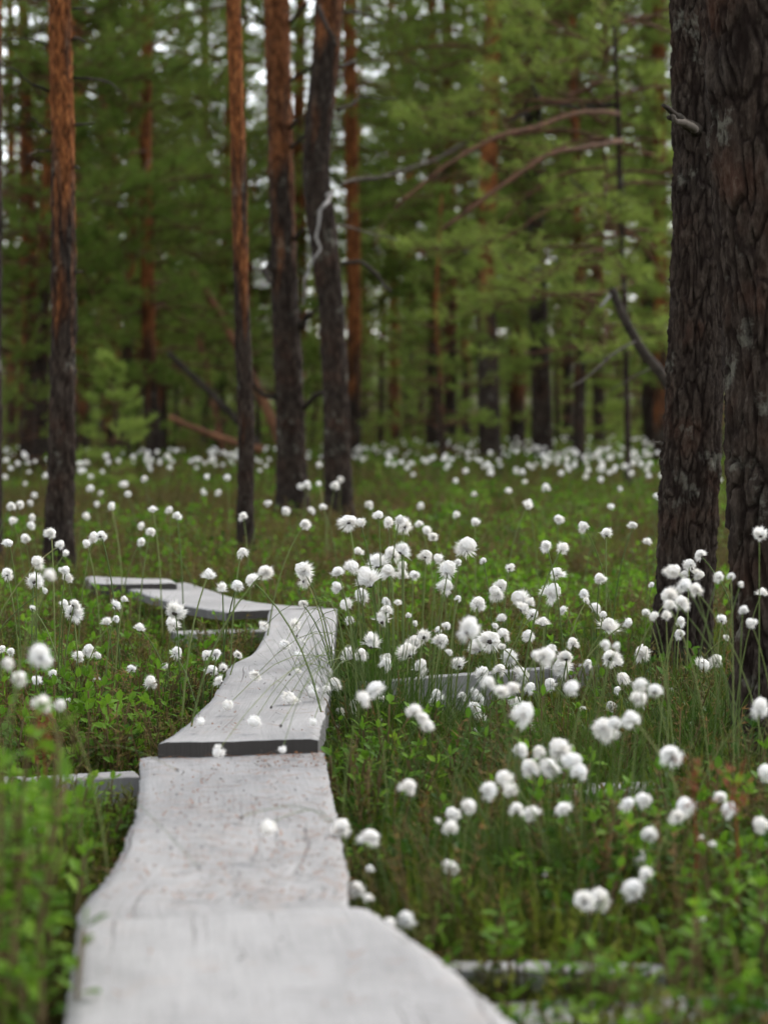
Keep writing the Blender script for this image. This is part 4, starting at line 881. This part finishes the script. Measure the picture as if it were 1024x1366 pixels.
def cotton(x, y, d, z):
    if z == 's': Y = 4.75 - (y - 690) / 300 * 0.62 + rc.uniform(-.16, .16) + (0.25 if x > 840 else 0)
    elif z == 'n':
        Y = 3.05 - (y - 850) / 350 * 0.45 + rc.uniform(-.1, .1)
        if x > 850 and y < 860: Y = rc.uniform(3.2, 3.6)
        if x < 110: Y = rc.uniform(2.5, 2.65)
    elif z == 'f':
        h = rc.uniform(0.26, 0.36); Y = min(FPX * (CAM_H - h) / max(y - 555, 6), 30)
    else:
        Y = 4.25 - (y - 830) / 170 * 0.55
        if y > 1015: Y = 2.95
        while PY(x, y, Y).z < 0.128: Y -= 0.03     # heads hang clear above the planks
    if x > 835 and z == 's' and Y > 4.75: Y = 4.7
    p = PY(x, y, Y); size = d * Y / FPX * 1.0
    if z == 'f': size = max(d - 5.0, 5) * Y / FPX; size = min(max(size, 0.022), 0.042)
    if z == 'n':
        if y > 1170: Y -= 0.12; p = PY(x, y, Y)
        size = max(d - 3.2, 8) * Y / FPX
    gz = 0.0
    if z in 'pd':
        if y > 1015: b = G(85, 1085, 0.0) if x < 280 else G(470, 1190, 0)
        else:
            b = G(rc.uniform(448, 500), rc.uniform(985, 1010), 0.0)
            if x < 300 and y < 990 and x != 305: b = G(215, 1000, 0)
        bx, by = b.x, b.y
    else:
        hgt = max(p.z, 0.05); ln = rc.gauss(0, 0.20); bx = p.x + ln * hgt; by = Y + rc.gauss(0, 0.2) * hgt
        if z == 's' and 440 < x < 640: bx = p.x + (G(540, 980).x - p.x) * rc.uniform(0.1, 0.45)
    bx, by = unboard(bx, by); gz = ground_z(bx, by)
    if p.z < gz + 0.02: p.z = gz + 0.03
    base = Vector((bx, by, gz - 0.01)); E = p - base
    lab = UNIQUE.get((int(x), int(y))) or LABEL[(x, y)]
    t = kind(thing('cotton_grass', lab, 'cotton grass', base, 0, GROUP), 'thing')
    c1 = Vector((E.x * 0.1, E.y * 0.1, max(E.z * 0.6, 0.06 if z not in 'pd' else E.z + (0.10 if y < 1015 else 0.0)))); c2 = Vector((E.x * 0.55, E.y * 0.55, E.z * (0.85 if z not in 'pd' else 1.0) + ((0.09 if y < 1015 else 0.004) if z in 'pd' else 0)))
    pts = []
    for i in range(9):
        u = i / 8; pts.append(c1 * (3 * u * (1 - u) ** 2) + c2 * (3 * u * u * (1 - u)) + E * u ** 3)
    r = 0.0013 if z == 's' else 0.0009 if z == 'n' else 0.0014 if z == 'f' else 0.0006 if y < 1015 else 0.00042
    obj('stem', mesh_from('stem', *tube(pts, [r * (1.25 - 0.4 * i / 8) for i in range(9)], 5, False), [M['stem_green']], True), t)
    ax = (pts[-1] - pts[-2]).normalized()
    ax = (ax * 1.0 + Vector((rc.gauss(0, .55), rc.gauss(0.35, .55), rc.gauss(0.1, .25)))).normalized()
    if z in 'pd': ax = ((pts[-1] - pts[-2]).normalized() + Vector((rc.gauss(0, .2), rc.gauss(0, .2), -0.3))).normalized()
    s = size / 1.42 * (rc.uniform(0.84, 1.06) if z == 's' else 0.98)
    q = ax.to_track_quat('Z', 'Y'); q.rotate(Vector((0, 0, 1)).rotation_difference(Vector((0, 0, 1))))
    rot = q.to_matrix().to_4x4()
    from mathutils import Matrix
    spin = Matrix.Rotation(rc.uniform(0, 6.28), 4, 'Z')
    hd = obj('seed_head' if z != 'd' else 'spent_head', DARK_HEAD if z == 'd' else (TUFT[-1] if d < 11 and rc.random() < .6 else TUFT[(0, 1, 4, 8)[int(x) % 4]] if z == 'n' and d > 22 else rc.choice(TUFT)), t)
    loc = E if z in 'pd' else E - ax * s * 0.45
    sv = Matrix.Diagonal((s * rc.uniform(.78, 1.18), s * rc.uniform(.8, 1.15), s * rc.uniform(.78, 1.15), 1))
    hd.matrix_local = Matrix.Translation(loc) @ rot @ spin @ sv
    if z not in 'fd': obj('bract', BRACT, hd)
ALL = [(H_S, 's'), (H_N, 'n'), (H_P, 'p'), (H_D, 'd'), (H_F, 'f')]
ORD = 'first second third fourth fifth sixth seventh eighth ninth tenth eleventh twelfth thirteenth fourteenth fifteenth sixteenth seventeenth eighteenth nineteenth twentieth'.split()
ORD += ['twenty-' + o for o in ORD[:9]] + ['thirtieth'] + ['thirty-' + o for o in ORD[:9]] + ['fortieth']
cnt = 0; ZONES = {}; LABEL = {}
for s, z in ALL:
    for (x, y, d) in parse(s):
        if (int(x), int(y)) not in UNIQUE: ZONES.setdefault(zone_label(x, y, z), []).append((x, y))
for lab, L in ZONES.items():
    L.sort(); n = len(L)
    for i, q in enumerate(L): LABEL[q] = lab if n == 1 else '%s, %s from the left' % (lab, ORD[i])
for s, z in ALL:
    for (x, y, d) in parse(s): cotton(x, y, d, z); cnt += 1
print('cotton grass individuals', cnt)

# the rest of the cotton grass field, past counting
def far_plant(seed):
    rd = random.Random(seed); mb = MB(); src = TUFT[seed % 4]; h = 0.30; lx = rd.uniform(-.05, .05)
    mb.add(*tube([(0, 0, 0), (lx * .4, 0, h * .6), (lx, 0, h)], [0.0016, 0.0014, 0.001], 3, False), 1)
    vs = [Vector(v.co) * 0.0185 + Vector((lx, 0, h - 0.004)) for v in src.vertices]; mb.add(vs, [tuple(p.vertices) for p in src.polygons], 0)
    return mb.mesh('far_cotton', [M['cotton'], M['stem_green']])
V_cot = variants('cotton_variant', [far_plant(i) for i in range(4)])
FP = []
def far_patch(n, x0, x1, Y0, Y1, s0=0.85, s1=1.15):
    for i in range(n):
        Y = rc.uniform(Y0, Y1); px = rc.uniform(x0, x1); p = PY(px, 600, Y); FP.append(((p.x, Y, ground_z(p.x, Y)), (rc.uniform(-.25, .25), rc.uniform(-.25, .25), rc.uniform(0, 6.28)), rc.uniform(s0, s1), rc.randrange(4)))
def clump_patch(nc, per, x0, x1, Y0, Y1, rad):
    for i in range(nc):
        Y = rc.uniform(Y0, Y1); px = rc.uniform(x0, x1); p = PY(px, 600, Y)
        for k in range(rc.randint(2, per)):
            x = p.x + rc.gauss(0, rad); y = Y + rc.gauss(0, rad); FP.append(((x, y, ground_z(x, y)), (rc.uniform(-.25, .25), rc.uniform(-.25, .25), rc.uniform(0, 6.28)), rc.uniform(.85, 1.15), rc.randrange(4)))
clump_patch(44, 9, 600, 890, 12, 26, 0.3)
clump_patch(14, 8, 460, 620, 15, 26, 0.3)
clump_patch(16, 8, 210, 345, 14, 22, 0.3)
clump_patch(12, 6, -20, 210, 9, 20, 0.3)
far_patch(60, -60, 1080, 7.5, 26)
scatter('cotton_grass_field', [f[0] for f in FP], [f[1] for f in FP], [f[2] for f in FP], [f[3] for f in FP], V_cot, 'haze of small white tufts across the far bog')

# ------------------------------------------------------------------ litter on the planks
mb = MB(); rl = random.Random(31)
def on_plank_point(x, y, z): p = G(x, y, z); return p
def litter(n, x0, x1, y0, y1, z, dens_right=0.0):
    k = 0
    while k < n:
        px = rl.uniform(x0, x1); py = rl.uniform(y0, y1)
        if dens_right and rl.random() > (0.35 + 0.65 * (px - x0) / (x1 - x0)): continue
        p = G(px, py, z); k += 1
        if not on_board(p.x, p.y): continue
        zz = z + 0.0065; a = rl.uniform(0, 6.28); kind_ = rl.random()
        if kind_ < 0.6:
            L = rl.uniform(0.012, 0.045); d = Vector((math.cos(a), math.sin(a), 0)); s = Vector((-d.y, d.x, 0)) * rl.uniform(0.0005, 0.001); c = Vector((p.x, p.y, zz)); m = s * rl.uniform(-3, 3)
            mb.add([c - d * L / 2 - s, c - d * L / 2 + s, c + m + s, c + m - s, c + d * L / 2 + Vector((0, 0, .002))], [(0, 1, 2, 3), (3, 2, 4)], rl.choice((0, 0, 1)))
        else:
            r = rl.uniform(0.0007, 0.0024); c = Vector((p.x, p.y, zz)); vs = [c + Vector((math.cos(6.28 * i / 5 + a) * r * rl.uniform(.6, 1.3), math.sin(6.28 * i / 5 + a) * r * rl.uniform(.6, 1.3), rl.uniform(0, .0015))) for i in range(5)] + [c + Vector((0, 0, 0.002))]
            mb.add(vs, [(i, (i + 1) % 5, 5) for i in range(5)], rl.choice((0, 0, 0, 1)))
litter(800, 110, 465, 1012, 1210, Z2, 0.6); litter(110, 340, 440, 1008, 1030, Z2); litter(260, 215, 445, 830, 985, Z3); litter(40, 110, 600, 1230, 1360, Z1)
kind(obj('pine_litter', mb.mesh('pine_litter', [M['soil'], M['bract']])), 'stuff')['label'] = 'rusty pine needles and bark flakes scattered on the planks'
